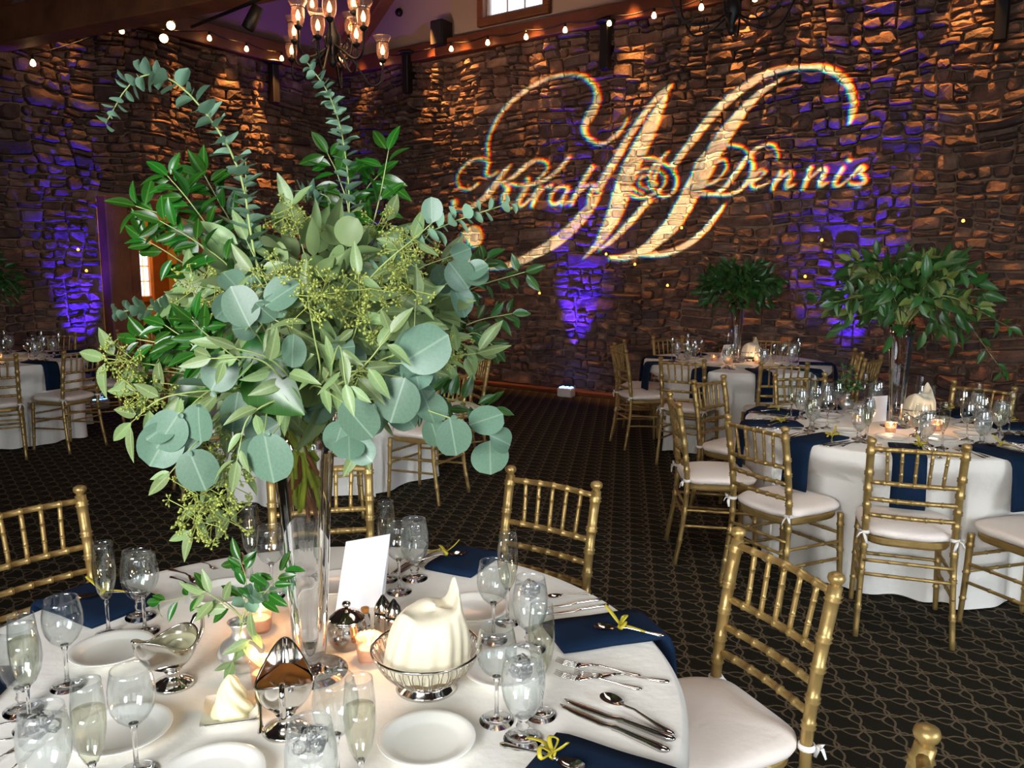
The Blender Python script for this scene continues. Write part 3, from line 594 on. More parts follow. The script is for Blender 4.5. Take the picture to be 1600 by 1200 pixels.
chair(1.184, 3.81, .868, .495, 'gold chair at the near left of the right-hand table, ribbon tie hanging', G2)
chair(1.74, 3.353, .337, .942, 'gold chair with its back to us at the front of the right-hand table', G2)
chair(2.42, 3.2, -.28, .95, 'gold chair at the right edge, only its seat and legs in view', G2)
chair(.93, 4.50, 1, -.06, 'gold chair seen from its side at the left of the right-hand table', G2)
chair(1.33, 5.33, .70, -.72, 'gold chair at the back left of the right-hand table', G2)
chair(2.03, 5.58, .12, -1, 'gold chair behind the glasses at the back of the right-hand table', G2)
chair(3.03, 5.09, -.8, -.6, 'gold chair at the back right of the right-hand table, by the wall', G2)
chair(.985, 7.31, .98, .22, 'gold chair at the left of the table by the stone wall, nearer of two', G3)
chair(1.08, 7.98, .95, -.4, 'gold chair at the left of the table by the stone wall, farther of two', G3)
chair(1.39, 6.49, .5, .86, 'gold chair at the front left of the table by the stone wall', G3)
chair(2.146, 6.266, .0, 1, 'gold chair with navy napkin beyond at the front of the table by the wall', G3)
chair(3.14, 7.23, -1, .25, 'gold chair lit blue at the right of the table by the wall', G3)
chair(3.02, 6.66, -.72, .69, 'gold chair at the front right of the table by the wall, seen edge-on', G3)
chair(1.68, 8.60, .38, -.92, 'gold chair with its back to the stone wall, left of the far vase', G3)
chair(2.74, 8.43, -.55, -.83, 'gold chair with its back to the stone wall, right of the far vase', G3)
chair(-.41, 5.56, -.87, .49, 'gold chair with pink-lit seat at the front right of the middle table', G4)
chair(-.25, 6.68, -.95, -.32, 'gold chair at the right of the middle table, behind the pink-lit one', G4)
chair(-1.17, 5.06, -.22, .97, 'gold chair seen through the tall vase at the front of the middle table', G4)
chair(-2.42, 5.62, .85, .5, 'gold chair at the left of the middle table, under the greenery', G4)
chair(-3.83, 7.08, -.93, .36, 'gold chair at the right front of the far left table', G5)
chair(-4.32, 6.58, -.5, .86, 'gold chair cut by the left edge at the far left table', G5)
chair(-3.92, 8.05, -.95, -.3, 'gold chair in blue light at the right of the far left table', G5)
chair(-5.03, 8.84, .1, -1, 'gold chair on the far side of the far left table', G5)
chair(-4.42, 9.35, .55, -.83, 'gold chair standing before the timber doorway', G5)

# ------------------------------------------------------------------ linen on round tables
def cloth_r(R, th, z, ph, folds=15):
    t = min(1, max(0, (.748 - z) / .745)); s = t ** .8
    w_ = math.sin(folds * th + ph + .9 * math.sin(3 * th + ph)) * .6 + math.sin((folds * 2 - 5) * th + 2 * ph) * .25
    return R + .036 * s + s * .062 * w_ + .004, w_
SS = lambda q: (lambda t: t * t * (3 - 2 * t))(max(0, min(1, q)))
def pushed(c, th, r, z, extra, w_):                       # linen gives way where a chair seat is pushed against it
    x, y = c[0] + r * math.cos(th), c[1] + r * math.sin(th)
    for (ox, oy, fx, fy) in SEATS:
        px_, py_ = x - ox, y - oy; ly = px_ * fx + py_ * fy; lx = abs(px_ * fy - py_ * fx); yy = .262 + extra + .03 * w_
        if lx < .33 and -.45 < ly < yy and z < .72 and math.cos(th) * fx + math.sin(th) * fy < -.2:
            k = SS((.33 - lx) / .09) * SS((.72 - z) / .15); x += fx * k * (yy - ly); y += fy * k * (yy - ly)
    return x, y
def tablecloth(c, label, R=.838, seed=1):
    b = MB(); ph = random.Random(seed).uniform(0, 6)
    def fn(u, v):
        th = 2 * PI * u
        if v < .3: return (c[0] + R * v / .3 * .985 * math.cos(th), c[1] + R * v / .3 * .985 * math.sin(th), .76)
        if v < .36:
            q = (v - .3) / .06; return (c[0] + (R * (.985 + .015 * q)) * math.cos(th), c[1] + R * (.985 + .015 * q) * math.sin(th), .76 - .012 * q * q)
        t = (v - .36) / .64; z = .748 - .742 * t
        r, w_ = cloth_r(R, th, z, ph); x, y = pushed(c, th, r, z, .016, w_)
        return (x, y, z + .006 * (1 + w_ * .5) * t)
    b.grid(fn, 220, 72, True); o = b.build('tablecloth', M['cloth'])
    return tag(o, label, 'tablecloth', 'white floor-length tablecloths')
def overlay(c, label, R=.838, half=1.05, rot=.3, seed=1):
    b = MB(); ph = random.Random(seed).uniform(0, 6)
    def fn(u, v):
        th = 2 * PI * u; a = (th - rot) % (PI / 2); L = min(half / max(math.cos(a), math.sin(a)), R + .62)
        if v < .4: return (c[0] + (R + .006) * v / .4 * math.cos(th), c[1] + (R + .006) * v / .4 * math.sin(th), .7625)
        t = (v - .4) / .6; dl = max(L - R, .1); s = t * dl; z = .7625 - .012 * min(1, t * 6) - max(0, s - .012)
        def base(t_, zz): q, w_ = cloth_r(R, t_, zz, ph); return Vector((*pushed(c, t_, q, zz, .016, w_), zz))
        P = base(th, z); n = (base(th + .004, z) - base(th - .004, z)).cross(base(th, z + .004) - base(th, z - .004)).normalized()
        return tuple(P + n * .011)
    b.grid(fn, 220, 60, True); o = b.build('table_overlay', M['cloth']); return tag(o, label, 'tablecloth', 'square white cloths over the tablecloths')
tablecloth(T1, 'white floor-length cloth on the nearest round table', seed=1)
tablecloth(TR, 'white floor-length cloth on the right-hand round table', .80, seed=2)
tablecloth(TB, 'white floor-length cloth on the table nearest the monogram wall', seed=3)
tablecloth(TM, 'white floor-length cloth on the middle table half hidden by the greenery', seed=4)
tablecloth(TL, 'white floor-length cloth on the far left table', seed=5)
overlay(TR, 'square white overlay draped on the right-hand table', .80, .98, .55, 2)
overlay(TB, 'square white overlay draped on the table nearest the stone wall', .838, 1.03, .9, 3)
overlay(TM, 'square white overlay draped on the middle table behind the greenery', .838, 1.03, .35, 4)
overlay(TL, 'square white overlay draped on the far left table', .838, 1.03, .7, 5)
ZT = .7605; ZO = .7635

# ------------------------------------------------------------------ tableware prototypes (mesh data shared by the copies)
def lat(name, prof, mat, n=24, **k): b = MB(); b.lathe(prof, n, **k); return b.mesh(name, mat)
WB = [(.004, .092), (.014, .096), (.027, .108), (.036, .125), (.040, .145), (.039, .165), (.034, .19), (.0325, .198)]
FBW = [(.003, .088), (.011, .094), (.019, .112), (.0245, .14), (.0265, .165), (.026, .19), (.0235, .222), (.0225, .233)]
GB = [(.004, .046), (.016, .05), (.029, .064), (.038, .086), (.042, .11), (.041, .135), (.036, .165), (.034, .178)]
def bowl(prof): return prof + [(r - .0012, z) for r, z in reversed(prof)]
ME = dict(
    wine_bowl=lat('wine_bowl', bowl(WB), M['glass'], 28), flute_bowl=lat('flute_bowl', bowl(FBW), M['glass'], 24), goblet_bowl=lat('goblet_bowl', bowl(GB), M['goblet'], 28), goblet_bowl_c=lat('goblet_bowl_clear', bowl(GB), M['glass'], 28),
    wine_stem=lat('wine_stem', [(0, .0), (.034, .0), (.0345, .0025), (.02, .006), (.008, .011), (.0042, .02), (.0038, .05), (.0042, .08), (.008, .0955), (0, .0965)], M['solid'], 24),
    flute_stem=lat('flute_stem', [(0, .0), (.031, .0), (.0315, .0025), (.018, .006), (.007, .011), (.004, .02), (.0036, .05), (.0042, .08), (.007, .0905), (0, .0915)], M['solid'], 24),
    goblet_stem=lat('goblet_stem', [(0, .0), (.037, .0), (.0375, .003), (.022, .008), (.012, .014), (.010, .022), (.0135, .029), (.010, .036), (.011, .046), (.014, .0505), (0, .051)], M['solid'], 24),
    champ=lat('champagne_fill', [(.0, .0885), (.010, .0945), (.0182, .1123), (.0236, .14), (.0256, .165), (.0252, .183), (0, .183)], M['champ'], 24),
    water=lat('water_fill', [(.0, .0475), (.0155, .051), (.0283, .0645), (.0372, .0863), (.0411, .11), (.0402, .134), (.0375, .152), (0, .152)], M['water'], 24),
    wbottom=lat('wine_base_drop', [(.0, .0935), (.012, .0965), (.012, .099), (0, .1)], M['solid'], 16),
    plate=lat('bread_plate', [(0, .004), (.05, .004), (.052, .0), (.06, .0), (.064, .004), (.082, .0125), (.0935, .0165), (.0945, .018), (.093, .0190), (.082, .0165), (.066, .0095), (.058, .0072), (0, .0068)], M['china'], 40))
ice = MB(); ri = random.Random(5)
for k in range(9):
    a = ri.uniform(0, 6.28); r = ri.uniform(0, .022); x, y, z, s = r * math.cos(a), r * math.sin(a), ri.uniform(.135, .158), ri.uniform(.007, .011)
    q = Matrix.LocRotScale((x, y, z), Vector((ri.random(), ri.random(), ri.random())).to_track_quat('X', 'Y'), (s, s, s)); o0 = MB(); o0.box(-1, 1, -1, 1, -1, 1, .3); ice.add([q @ Vector(v) for v in o0.v], o0.f, True)
ME['ice'] = ice.mesh('ice', M['solid'])
PROTO = {}
def proto(kind, empty_=False):
    key = kind + ('_e' if empty_ else '')
    if key not in PROTO:
        if kind == 'wine_glass': parts = [('bowl', 'wine_bowl'), ('stem', 'wine_stem')]
        elif kind == 'champagne_flute': parts = [('bowl', 'flute_bowl'), ('stem', 'flute_stem')] + ([] if empty_ else [('champagne', 'champ')])
        else: parts = [('bowl', 'goblet_bowl_c' if empty_ else 'goblet_bowl'), ('stem', 'goblet_stem')] + ([] if empty_ else [('ice_water', 'water'), ('ice', 'ice')])
        PROTO[key] = parts
    return PROTO[key]
def glass(kind, x, y, label, group, z=ZT, empty_=False, s=1.0):
    t = thing(kind, label, 'glass', (x, y, z), RNG.uniform(0, 6), group); t.scale = (s, s, s)
    for nm, me in proto(kind, empty_):
        o = link(nm, ME[me], t)
        if nm == 'ice': o['kind'] = 'stuff'
    return t
def plate(x, y, label, group, z=ZT, s=1.0):
    o = link('bread_plate', ME['plate']); o.location = (x, y, z); o.scale = (s, s, s); return tag(o, label, 'plate', group)

# flatware: each piece lies along +x from its working end (x=0) to its handle end
def strip(b, st, n=8):
    def sec(i):
        x, y, hw, z, th = st[i]; return [(x, y - hw, z), (x, y - hw * .5, z + th * .85), (x, y, z + th), (x, y + hw * .5, z + th * .85), (x, y + hw, z), (x, y + hw * .5, z - th * .1), (x, y, z - th * .2), (x, y - hw * .5, z - th * .1)]
    vs = [p for i in range(len(st)) for p in sec(i)]; m = len(st)
    fs = [(i * 8 + k, i * 8 + 8 + k, i * 8 + 8 + (k + 1) % 8, i * 8 + (k + 1) % 8) for i in range(m - 1) for k in range(8)]
    b.add(vs, [tuple(reversed(f)) for f in fs] + [tuple(range(7, -1, -1)), tuple((m - 1) * 8 + k for k in range(8))])
HANDLE = lambda x0, L: [(x0, 0, .0035, .009, .003), (x0 + .02, 0, .0026, .011, .003), (x0 + (L - x0) * .5, 0, .0035, .0065, .003), (x0 + (L - x0) * .8, 0, .0075, .003, .0035), (L - .015, 0, .0095, .002, .004), (L - .004, 0, .007, .002, .0035), (L, 0, .002, .002, .002)]
b = MB()
for k in range(4):
    y = -.0096 + .0064 * k; strip(b, [(0, y, .0007, .010, .001), (.02, y, .0016, .004, .0014), (.045, y, .0019, .0025, .0016), (.056, y * .96, .0034, .003, .0016)])
strip(b, [(.05, 0, .0125, .003, .0018), (.062, 0, .0125, .004, .002), (.076, 0, .0075, .007, .0025), (.088, 0, .0035, .010, .003)]); strip(b, HANDLE(.085, .20)); ME['fork'] = b.mesh('fork', M['steel'])
b = MB(); strip(b, [(0, .004, .001, .002, .001), (.012, .001, .0065, .002, .0013), (.05, 0, .010, .002, .0016), (.10, 0, .0095, .002, .002), (.118, 0, .006, .003, .004), (.124, 0, .0075, .002, .007), (.135, 0, .006, .002, .007), (.19, 0, .0085, .002, .008), (.222, 0, .0105, .002, .008), (.232, 0, .007, .003, .006), (.235, 0, .002, .004, .003)]); ME['knife'] = b.mesh('knife', M['steel'])
b = MB()
def spn(u, v):
    th = 2 * PI * u; c_, s_ = math.cos(th), math.sin(th); r = v
    return (.026 + .027 * r * c_, .0165 * r * s_ * (1 - .18 * c_ * r), .0025 + .0085 * r * r)
b.grid(spn, 20, 5, True); b.grid(lambda u, v: (lambda p: (p[0], p[1], p[2] - .0014))(spn(1 - u, v)), 20, 5, True); strip(b, [(.05, 0, .004, .010, .003)] + HANDLE(.06, .17)); ME['spoon'] = b.mesh('spoon', M['steel'])
LEN = dict(fork=.20, knife=.235, spoon=.17)
def flat(kind, x, y, ang, label, group, z=ZT, s=1.0):
    o = link(kind, ME[kind]); o.location = (x, y, z + .0006); o.rotation_euler = (0, 0, ang); o.scale = (s, s, s); return tag(o, label, 'cutlery', group)
def flatpx(kind, p, q, label, group):          # p the working end, q the handle end as seen in the photo, lying on the cloth
    a, c_ = at(*p, ZT), at(*q, ZT); d = c_ - a; return flat(kind, a.x, a.y, math.atan2(d.y, d.x), label, group, s=d.length / LEN[kind])
def napkin(cx, cy, ang, r0, R, hang, wid, label, group, z=ZT, thick=.016):
    dx, dy = math.cos(ang), math.sin(ang); tx, ty = -dy, dx
    path = [(r0 + .0, 0.5), (r0 + .004, .15)] ; top = []
    n = 10
    prof = [(r0 + (R + .012 - r0) * i / n, z) for i in range(n + 1)] + ([(R + .026, z - .008), (R + .036, z - .03)] + [(R + .040 + .012 * k / 4, z - .03 - (hang - .03) * k / 4) for k in range(1, 5)] if hang > 0 else [])
    def nrm(i):
        a_, b_ = prof[max(i - 1, 0)], prof[min(i + 1, len(prof) - 1)]; q = (b_[0] - a_[0], b_[1] - a_[1]); L = math.hypot(*q); return (-q[1] / L, q[0] / L)
    b = MB(); m = len(prof)
    for side in (0, 1):
        vs = []
        W = [-1, -.96, -.5, 0, .5, .96, 1]; H = [.5, .96, 1, 1, 1, .96, .5] if side == 0 else [.5, .06, 0, 0, 0, .06, .5]
        for i, (r, zz) in enumerate(prof):
            nr, nz_ = nrm(i); end = .5 + .5 * math.sin(min(1, i / 1.2) * PI / 2) if side == 0 else 1
            for w_, h in zip(W, H):
                hh = thick * (h * end + (1 - end) * .5) if side == 0 else thick * h
                wv = w_ * wid / 2 * (1 + .02 * math.sin(i * .9)); rr = r + nr * hh; vs.append((cx + dx * rr + tx * wv, cy + dy * rr + ty * wv, zz + nz_ * hh))
        fs = [(i * 7 + k, i * 7 + k + 1, i * 7 + 8 + k, i * 7 + 7 + k) for i in range(m - 1) for k in range(6)]
        if side == 0: fs = [tuple(reversed(f)) for f in fs]
        b.add(vs, fs)
    o = len(b.v) // 2
    b.f += [(k, k + 1, o + k + 1, o + k) for k in range(6)] + [((m - 1) * 7 + k + 1, (m - 1) * 7 + k, o + (m - 1) * 7 + k, o + (m - 1) * 7 + k + 1) for k in range(6)]; b.sm += [True] * 12
    return tag(b.build('navy_napkin', M['navy']), label, 'napkin', group)
rb = MB()
rb.tube([(0, 0, .004), (.002, .006, .012), (.002, 0, .017), (0, -.007, .012), (0, 0, .004)], .004, 6, flat=.5)
for s in (1, -1): rb.tube(smooth_path([(0, 0, .014), (.012, s * .014, .026), (.004, s * .026, .018), (0, 0, .013)], 10), .0035, 6, flat=.4)
rb.tube(smooth_path([(0, 0, .014), (-.016, .010, .03), (-.030, .012, .045)], 6), [.003, .004, .005, .005, .005, .004, .004], 6, flat=.3); rb.tube(smooth_path([(0, 0, .014), (.02, -.012, .017), (.05, -.018, .012)], 6), .004, 6, flat=.3)
ME['ribbon'] = rb.mesh('ribbon', M['ribbon'])
def favour(x, y, z, ang, label, group):
    t = thing('ribboned_spoon', label, 'spoon', (x, y, z + .0008), ang, group); link('spoon', ME['spoon'], t); o = link('ribbon_bow', ME['ribbon'], t); o.location = (.062, 0, .002); o.scale = (1.25,) * 3; return t

# ------------------------------------------------------------------ far place settings, set out round a table
def setting(c, ang, R, where, full=True, z=ZO, nap=.235, fav=True, seedk=0):
    rng = random.Random(int(ang * 100) + seedk); dx, dy = math.cos(ang), math.sin(ang); tx, ty = -dy, dx      # tangent points to the seated guest's right hand
    P = lambda r, t: (c[0] + dx * r + tx * t, c[1] + dy * r + ty * t); j = lambda s: rng.uniform(-s, s)
    napkin(c[0], c[1], ang, R - .27, R + .008, nap, .15, 'navy napkin hanging ' + where, 'navy napkins', z)
    x, y = P(R - .305, .105 + j(.003)); glass('goblet', x, y, 'goblet of iced water ' + where, 'water goblets', z)
    x, y = P(R - .39, .09 + j(.003)); glass('wine_glass', x, y, 'empty wine glass ' + where, 'wine glasses', z)
    x, y = P(R - .27, .172 + j(.003)); glass('champagne_flute', x, y, 'champagne flute ' + where, 'champagne flutes', z)
    x, y = P(R - .42, -.045); plate(x, y, 'white bread plate ' + where, 'bread plates', z, .88)
    if fav: x, y = P(R - .20, .02); favour(x, y, z + .016, ang + .6, 'gold-ribboned spoon on the napkin ' + where, 'ribboned spoons')
    if full:
        for k, (t, kd, nm) in enumerate(((-.115, 'fork', 'inner fork'), (-.145, 'fork', 'outer fork'), (.105, 'knife', 'inner knife'), (.135, 'knife', 'outer knife'), (.165, 'spoon', 'teaspoon'))):
            x, y = P(R - .235 + j(.01), t); flat(kd, x, y, ang + j(.015), nm + ' ' + where, 'flatware on the tables', z)
for a_, wh in ((213, 'at the near left seat of the right-hand table'), (249, 'at the front seat of the right-hand table'), (285, 'at the front right seat of the right-hand table'), (177, 'at the left seat of the right-hand table'), (141, 'at the far left seat of the right-hand table'), (103, 'at the back seat of the right-hand table'), (66, 'at the back right seat of the right-hand table'), (33, 'at the rear wall-side seat of the right-hand table'), (321, 'at the near right seat of the right-hand table'), (357, 'at the rightmost seat of the right-hand table')):
    setting(TR, math.radians(a_), .80, wh)
for a_, wh in ((192, 'at the left seat of the table by the wall'), (235, 'at the front left seat of the table by the wall'), (270, 'at the front seat of the table by the wall'), (306, 'at the front right seat of the table by the wall'), (345, 'at the right seat of the table by the wall'), (155, 'at the back left seat of the table by the wall'), (110, 'at the back seat of the table by the wall'), (65, 'at the back right seat of the table by the wall')):
    setting(TB, math.radians(a_), .838, wh, False, fav=False, seedk=3)
for a_, wh in ((335, 'at the right front seat of the far left table'), (298, 'at the front seat of the far left table'), (15, 'at the right seat of the far left table'), (55, 'at the back right seat of the far left table'), (92, 'at the back seat of the far left table'), (260, 'at the near left seat of the far left table')):
    setting(TL, math.radians(a_), .838, wh, False, fav=False, seedk=5)
for a_, wh in ((330, 'at the front right seat of the middle table'), (284, 'at the front seat of the middle table'), (12, 'at the right seat of the middle table'), (215, 'at the left seat of the middle table')):
    setting(TM, math.radians(a_), .838, wh, False, fav=False, seedk=7)

# ------------------------------------------------------------------ the nearest table, piece by piece
def on(u, v): p = at(u, v, ZT); return p.x, p.y
GW_, GF_, GG_, GP_, GC_ = 'wine glasses', 'champagne flutes', 'water goblets', 'bread plates', 'flatware on the tables'
for u, v, lb, e in ((776, 1127, 'empty wine glass right of the bread basket, before the small plate', 0), (771, 1000, 'empty wine glass behind the bread basket, right cluster', 0), (624, 925, 'empty wine glass right of the white card', 0), (426, 932, 'empty wine glass just left of the tall vase', 0), (227, 987, 'empty wine glass behind the gravy boat with pale dressing', 0), (106, 1073, 'empty wine glass at the left, above the nearest goblet', 0), (214, 1208, 'empty wine glass in the bottom left cluster', 0), (528, 1226, 'empty wine glass at the bottom centre behind a flute', 0)):
    glass('wine_glass', *on(u, v), lb, GW_)
for u, v, lb, e in ((845, 1118, 'champagne flute between two goblets on the right side', 0), (793, 973, 'champagne flute at the back of the right cluster', 0), (605, 906, 'champagne flute behind the white card', 0), (394, 912, 'champagne flute under the hanging leaves left of the vase', 0), (170, 991, 'champagne flute standing by the left navy napkin', 0), (48, 1139, 'champagne flute at the far left of the nearest table', 0), (150, 1272, 'champagne flute at the bottom left in front of the goblet', 0), (566, 1266, 'champagne flute at the bottom centre lit by candle', 0)):
    glass('champagne_flute', *on(u, v), lb, GF_)
for u, v, lb, e in ((817, 1156, 'misted water goblet nearest on the right side', 0), (828, 1014, 'misted water goblet at the back right', 0), (648, 904, 'misted water goblet beyond the white card', 0), (460, 906, 'water goblet behind the tall vase', 1), (220, 964, 'water goblet beside the left navy napkin', 1), (37, 1110, 'water goblet at the left edge', 1), (78, 1262, 'water goblet in the bottom left corner cluster', 0), (490, 1288, 'water goblet at the bottom centre with melting ice', 0)):
    glass('goblet', *on(u, v), lb, GG_, empty_=bool(e))
for k, (u, v) in enumerate(((92, 1268),)): 
    pass
for u, v, lb in ((176, 1022, 'white bread plate behind the left glasses'), (190, 1150, 'white bread plate under the bottom left glasses'), (667, 1164, 'white bread plate at the bottom centre'), (330, 1222, 'white bread plate cut by the bottom edge'), (788, 1052, 'white bread plate behind the right wine glass'), (740, 957, 'white bread plate behind the bread basket'), (352, 931, 'white bread plate behind the bud vase'), (528, 917, 'white bread plate right behind the tall vase')):
    plate(*on(u, v), lb, GP_, s=.98)
for kd, p, q, lb in (('fork', (869, 1036), (1001, 1058), 'upper fork below the right navy napkin'), ('fork', (867, 1056), (1003, 1079), 'lower fork below the right navy napkin'), ('fork', (897, 1056), (1046, 1067), 'longest reaching fork below the right navy napkin'),
    ('knife', (880, 1095), (1055, 1160), 'upper knife at the right front of the nearest table'), ('knife', (873, 1103), (1046, 1178), 'lower knife at the right front of the nearest table'), ('spoon', (940, 1092), (1053, 1150), 'teaspoon beside the two front knives'),
    ('spoon', (856, 936), (926, 929), 'teaspoon behind the right navy napkin'), ('knife', (853, 951), (940, 938), 'upper knife behind the right navy napkin'), ('knife', (855, 962), (951, 947), 'lower knife behind the right navy napkin'),
    ('knife', (612, 898), (664, 862), 'left knife behind the white card'), ('knife', (622, 898), (676, 862), 'right knife behind the white card'), ('spoon', (648, 884), (690, 858), 'teaspoon left of the small navy napkin'),
    ('fork', (309, 924), (266, 902), 'lower of three forks behind the gravy boat'), ('fork', (322, 918), (264, 890), 'middle of three forks behind the gravy boat'), ('fork', (340, 892), (313, 878), 'farthest fork behind the gravy boat'), ('knife', (381, 900), (377, 866), 'knife under the hanging leaves'),
    ('knife', (-40, 1140), (30, 1128), 'upper knife at the left edge'), ('knife', (-44, 1166), (19, 1155), 'lower knife at the left edge'), ('fork', (38, 1162), (-40, 1215), 'upper fork in the bottom left corner'), ('fork', (50, 1176), (-10, 1235), 'lower fork in the bottom left corner'), ('fork', (848, 905), (858, 898), 'small fork end behind the right goblets')):
    if lb.startswith('small fork'): continue
    flatpx(kd, p, q, lb, GC_)
NG = 'navy napkins'
def nap_r(u, v, wid, r0, lb, hang=.235):
    x, y = on(u, v); a = math.atan2(y - T1[1], x - T1[0]); napkin(T1[0], T1[1], a, r0, .838, hang, wid, lb, NG); return a
a_ = nap_r(935, 990, .155, .60, 'navy napkin with gold-ribboned spoon at the right edge'); x, y = on(908, 990); favour(x + .03, y - .012, ZT + .016, math.radians(28) + PI, 'gold-ribboned spoon on the right navy napkin', 'ribboned spoons').rotation_euler[2] = math.radians(-12)
a_ = nap_r(721, 882, .16, .66, 'small navy napkin at the back of the nearest table'); x, y = on(728, 876); favour(x, y, ZT + .016, math.radians(200), 'gold-ribboned spoon on the back navy napkin', 'ribboned spoons')
a_ = nap_r(157, 945, .20, .60, 'navy napkin at the left under the flute'); x, y = on(120, 948); favour(x, y, ZT + .016, math.radians(20), 'gold-ribboned spoon on the left navy napkin', 'ribboned spoons')
napkin(T1[0], T1[1], math.radians(-29), .60, .838, .235, .15, 'navy napkin at the bottom right of the nearest table', NG); x, y = T1[0] + .70 * math.cos(math.radians(-31)), T1[1] + .70 * math.sin(math.radians(-31)); favour(x, y, ZT + .016, math.radians(150), 'gold-ribboned spoon on the bottom right napkin', 'ribboned spoons')
napkin(T1[0], T1[1], math.radians(186), .60, .838, .235, .17, 'navy napkin barely showing at the left edge', NG)

# trumpet vase of thick clear glass
vx, vy = T1[0] + .03, T1[1] + .02
t = thing('trumpet_vase', 'tall clear glass trumpet vase holding the greenery', 'vase', (vx, vy, ZT))
b = MB(); b.lathe([(0, .062), (.030, .063), (.034, .09), (.040, .2), (.050, .36), (.061, .50), (.0675, .578), (.0705, .580), (.0645, .50), (.0535, .36), (.044, .2), (.0375, .09), (.034, .045), (.026, .032), (0, .030)], 40); b.build('bowl', M['solid'], t)
b = MB(); b.lathe([(0, 0), (.080, 0), (.081, .003), (.06, .007), (.03, .013), (.018, .02), (.017, .026), (.025, .0315), (0, .0295)], 40); b.build('foot', M['solid'], t)
# votive candles
def votive(x, y, z, label, power=.0, s=1.0):
    t = thing('votive_candle', label, 'candle', (x, y, z), 0, 'lit votive candles'); t.scale = (s, s, s)
    for nm, prof, mt in (('cup', [(0, .0), (.024, .0), (.026, .004), (.0285, .03), (.0305, .058), (.0315, .0605), (.0285, .0585), (.0265, .03), (.0245, .006), (0, .005)], 'votive'), ('wax', [(0, .0065), (.023, .0065), (.0248, .012), (.0262, .033), (.02, .0335), (0, .032)], 'wax'), ('flame', [(0, .033), (.0035, .038), (.0042, .043), (.0022, .052), (0, .058)], 'flame')):
        if nm + mt not in ME: ME[nm + mt] = lat(nm, prof, M[mt], 18)
        link(nm, ME[nm + mt], t)
    if power: point('candle_glow', (x, y, z + .075), power * .7, (1, .62, .32), .012)
    return t
votive(*on(407, 985), ZT, 'lit votive candle behind the bud vase', 1.1); votive(*on(414, 1071), ZT, 'lit votive candle between butter and gravy', 1.1); votive(*on(577, 1032), ZT, 'lit votive candle beside the bread basket', 1.3)
# bread basket and its bundle
bx, by = on(667, 1074)
t = thing('wire_bread_basket', 'silver wire bread basket on the nearest table', 'basket', (bx, by, ZT))
b = MB(); b.lathe([(0, .001), (.062, .0), (.066, .002), (.064, .008), (.055, .016), (.054, .022), (.058, .024), (.056, .026), (0, .024)], 36); b.build('foot', M['silver'], t)
ring = lambda R_, z, r, n=40: [(R_ * math.cos(2 * PI * k / n), R_ * math.sin(2 * PI * k / n), z) for k in range(n + 1)]
b = MB(); b.tube(ring(.115, .092, 0), .0032, 8); b.build('rim', M['silver'], t)
for k in range(34):
    w_ = MB(); a0 = 2 * PI * k / 34; d = 2 * PI / 34 * .36
    pr = [(.112, .091), (.108, .074), (.098, .055), (.083, .038), (.064, .026)]
    pts = [(r * math.cos(a0 - d * (1 if i < 4 else .3)), r * math.sin(a0 - d * (1 if i < 4 else .3)), z) for i, (r, z) in enumerate(pr[::-1])][::-1]; pts2 = [(r * math.cos(a0 + d), r * math.sin(a0 + d), z) for r, z in pr[1:]]
    top = [(.1115 * math.cos(a0 + d * q), .1115 * math.sin(a0 + d * q), .087 + .003 * (1 - q * q)) for q in (-.6, 0, .6)]
    w_.tube(list(reversed(pts[1:])) + top + pts2, .0013, 5); w_.build('basket_wire', M['silver'], t)
def bundle(name, label, x, y, z, R_, H_, seed):
    rr = random.Random(seed); ph = [rr.uniform(0, 6) for _ in range(6)]; b = MB()
    def fn(u, v):
        th = 2 * PI * u; q = v * PI / 2
        r = R_ * (math.cos(q) ** .42) * (1 + (1 - v) * .035 * math.sin(17 * th + ph[0] + 2 * math.sin(2 * th)) + .05 * math.sin(3 * th + ph[1]) * v + .035 * math.sin(8 * th + ph[2] + 3 * v) * v * (1 - v) * 3)
        zz = H_ * (math.sin(q) ** .9) * (1 + .06 * math.sin(2 * th + ph[3]) * v)
        pk = max(0, math.cos(th - .7)) ** 14 * math.exp(-((v - .80) / .07) ** 2) * .06 + max(0, math.cos(th - .1)) ** 8 * math.exp(-((v - .78) / .09) ** 2) * .03 + max(0, math.cos(th - 3.7)) ** 8 * math.exp(-((v - .7) / .12) ** 2) * .016
        return (r * math.cos(th) + .02 * v, r * math.sin(th), zz + pk - .01 * max(0, math.cos(th + 1.4)) ** 4 * v)
    b.grid(fn, 120, 40, True); return tag(b.build(name, M['cream'], None, Matrix.Translation((x, y, z))), label, 'napkin', 'folded bread napkins')
bundle('bread_napkin', 'cream napkin bundled over bread in the silver basket', bx, by, ZT + .052, .089, .128, 3)
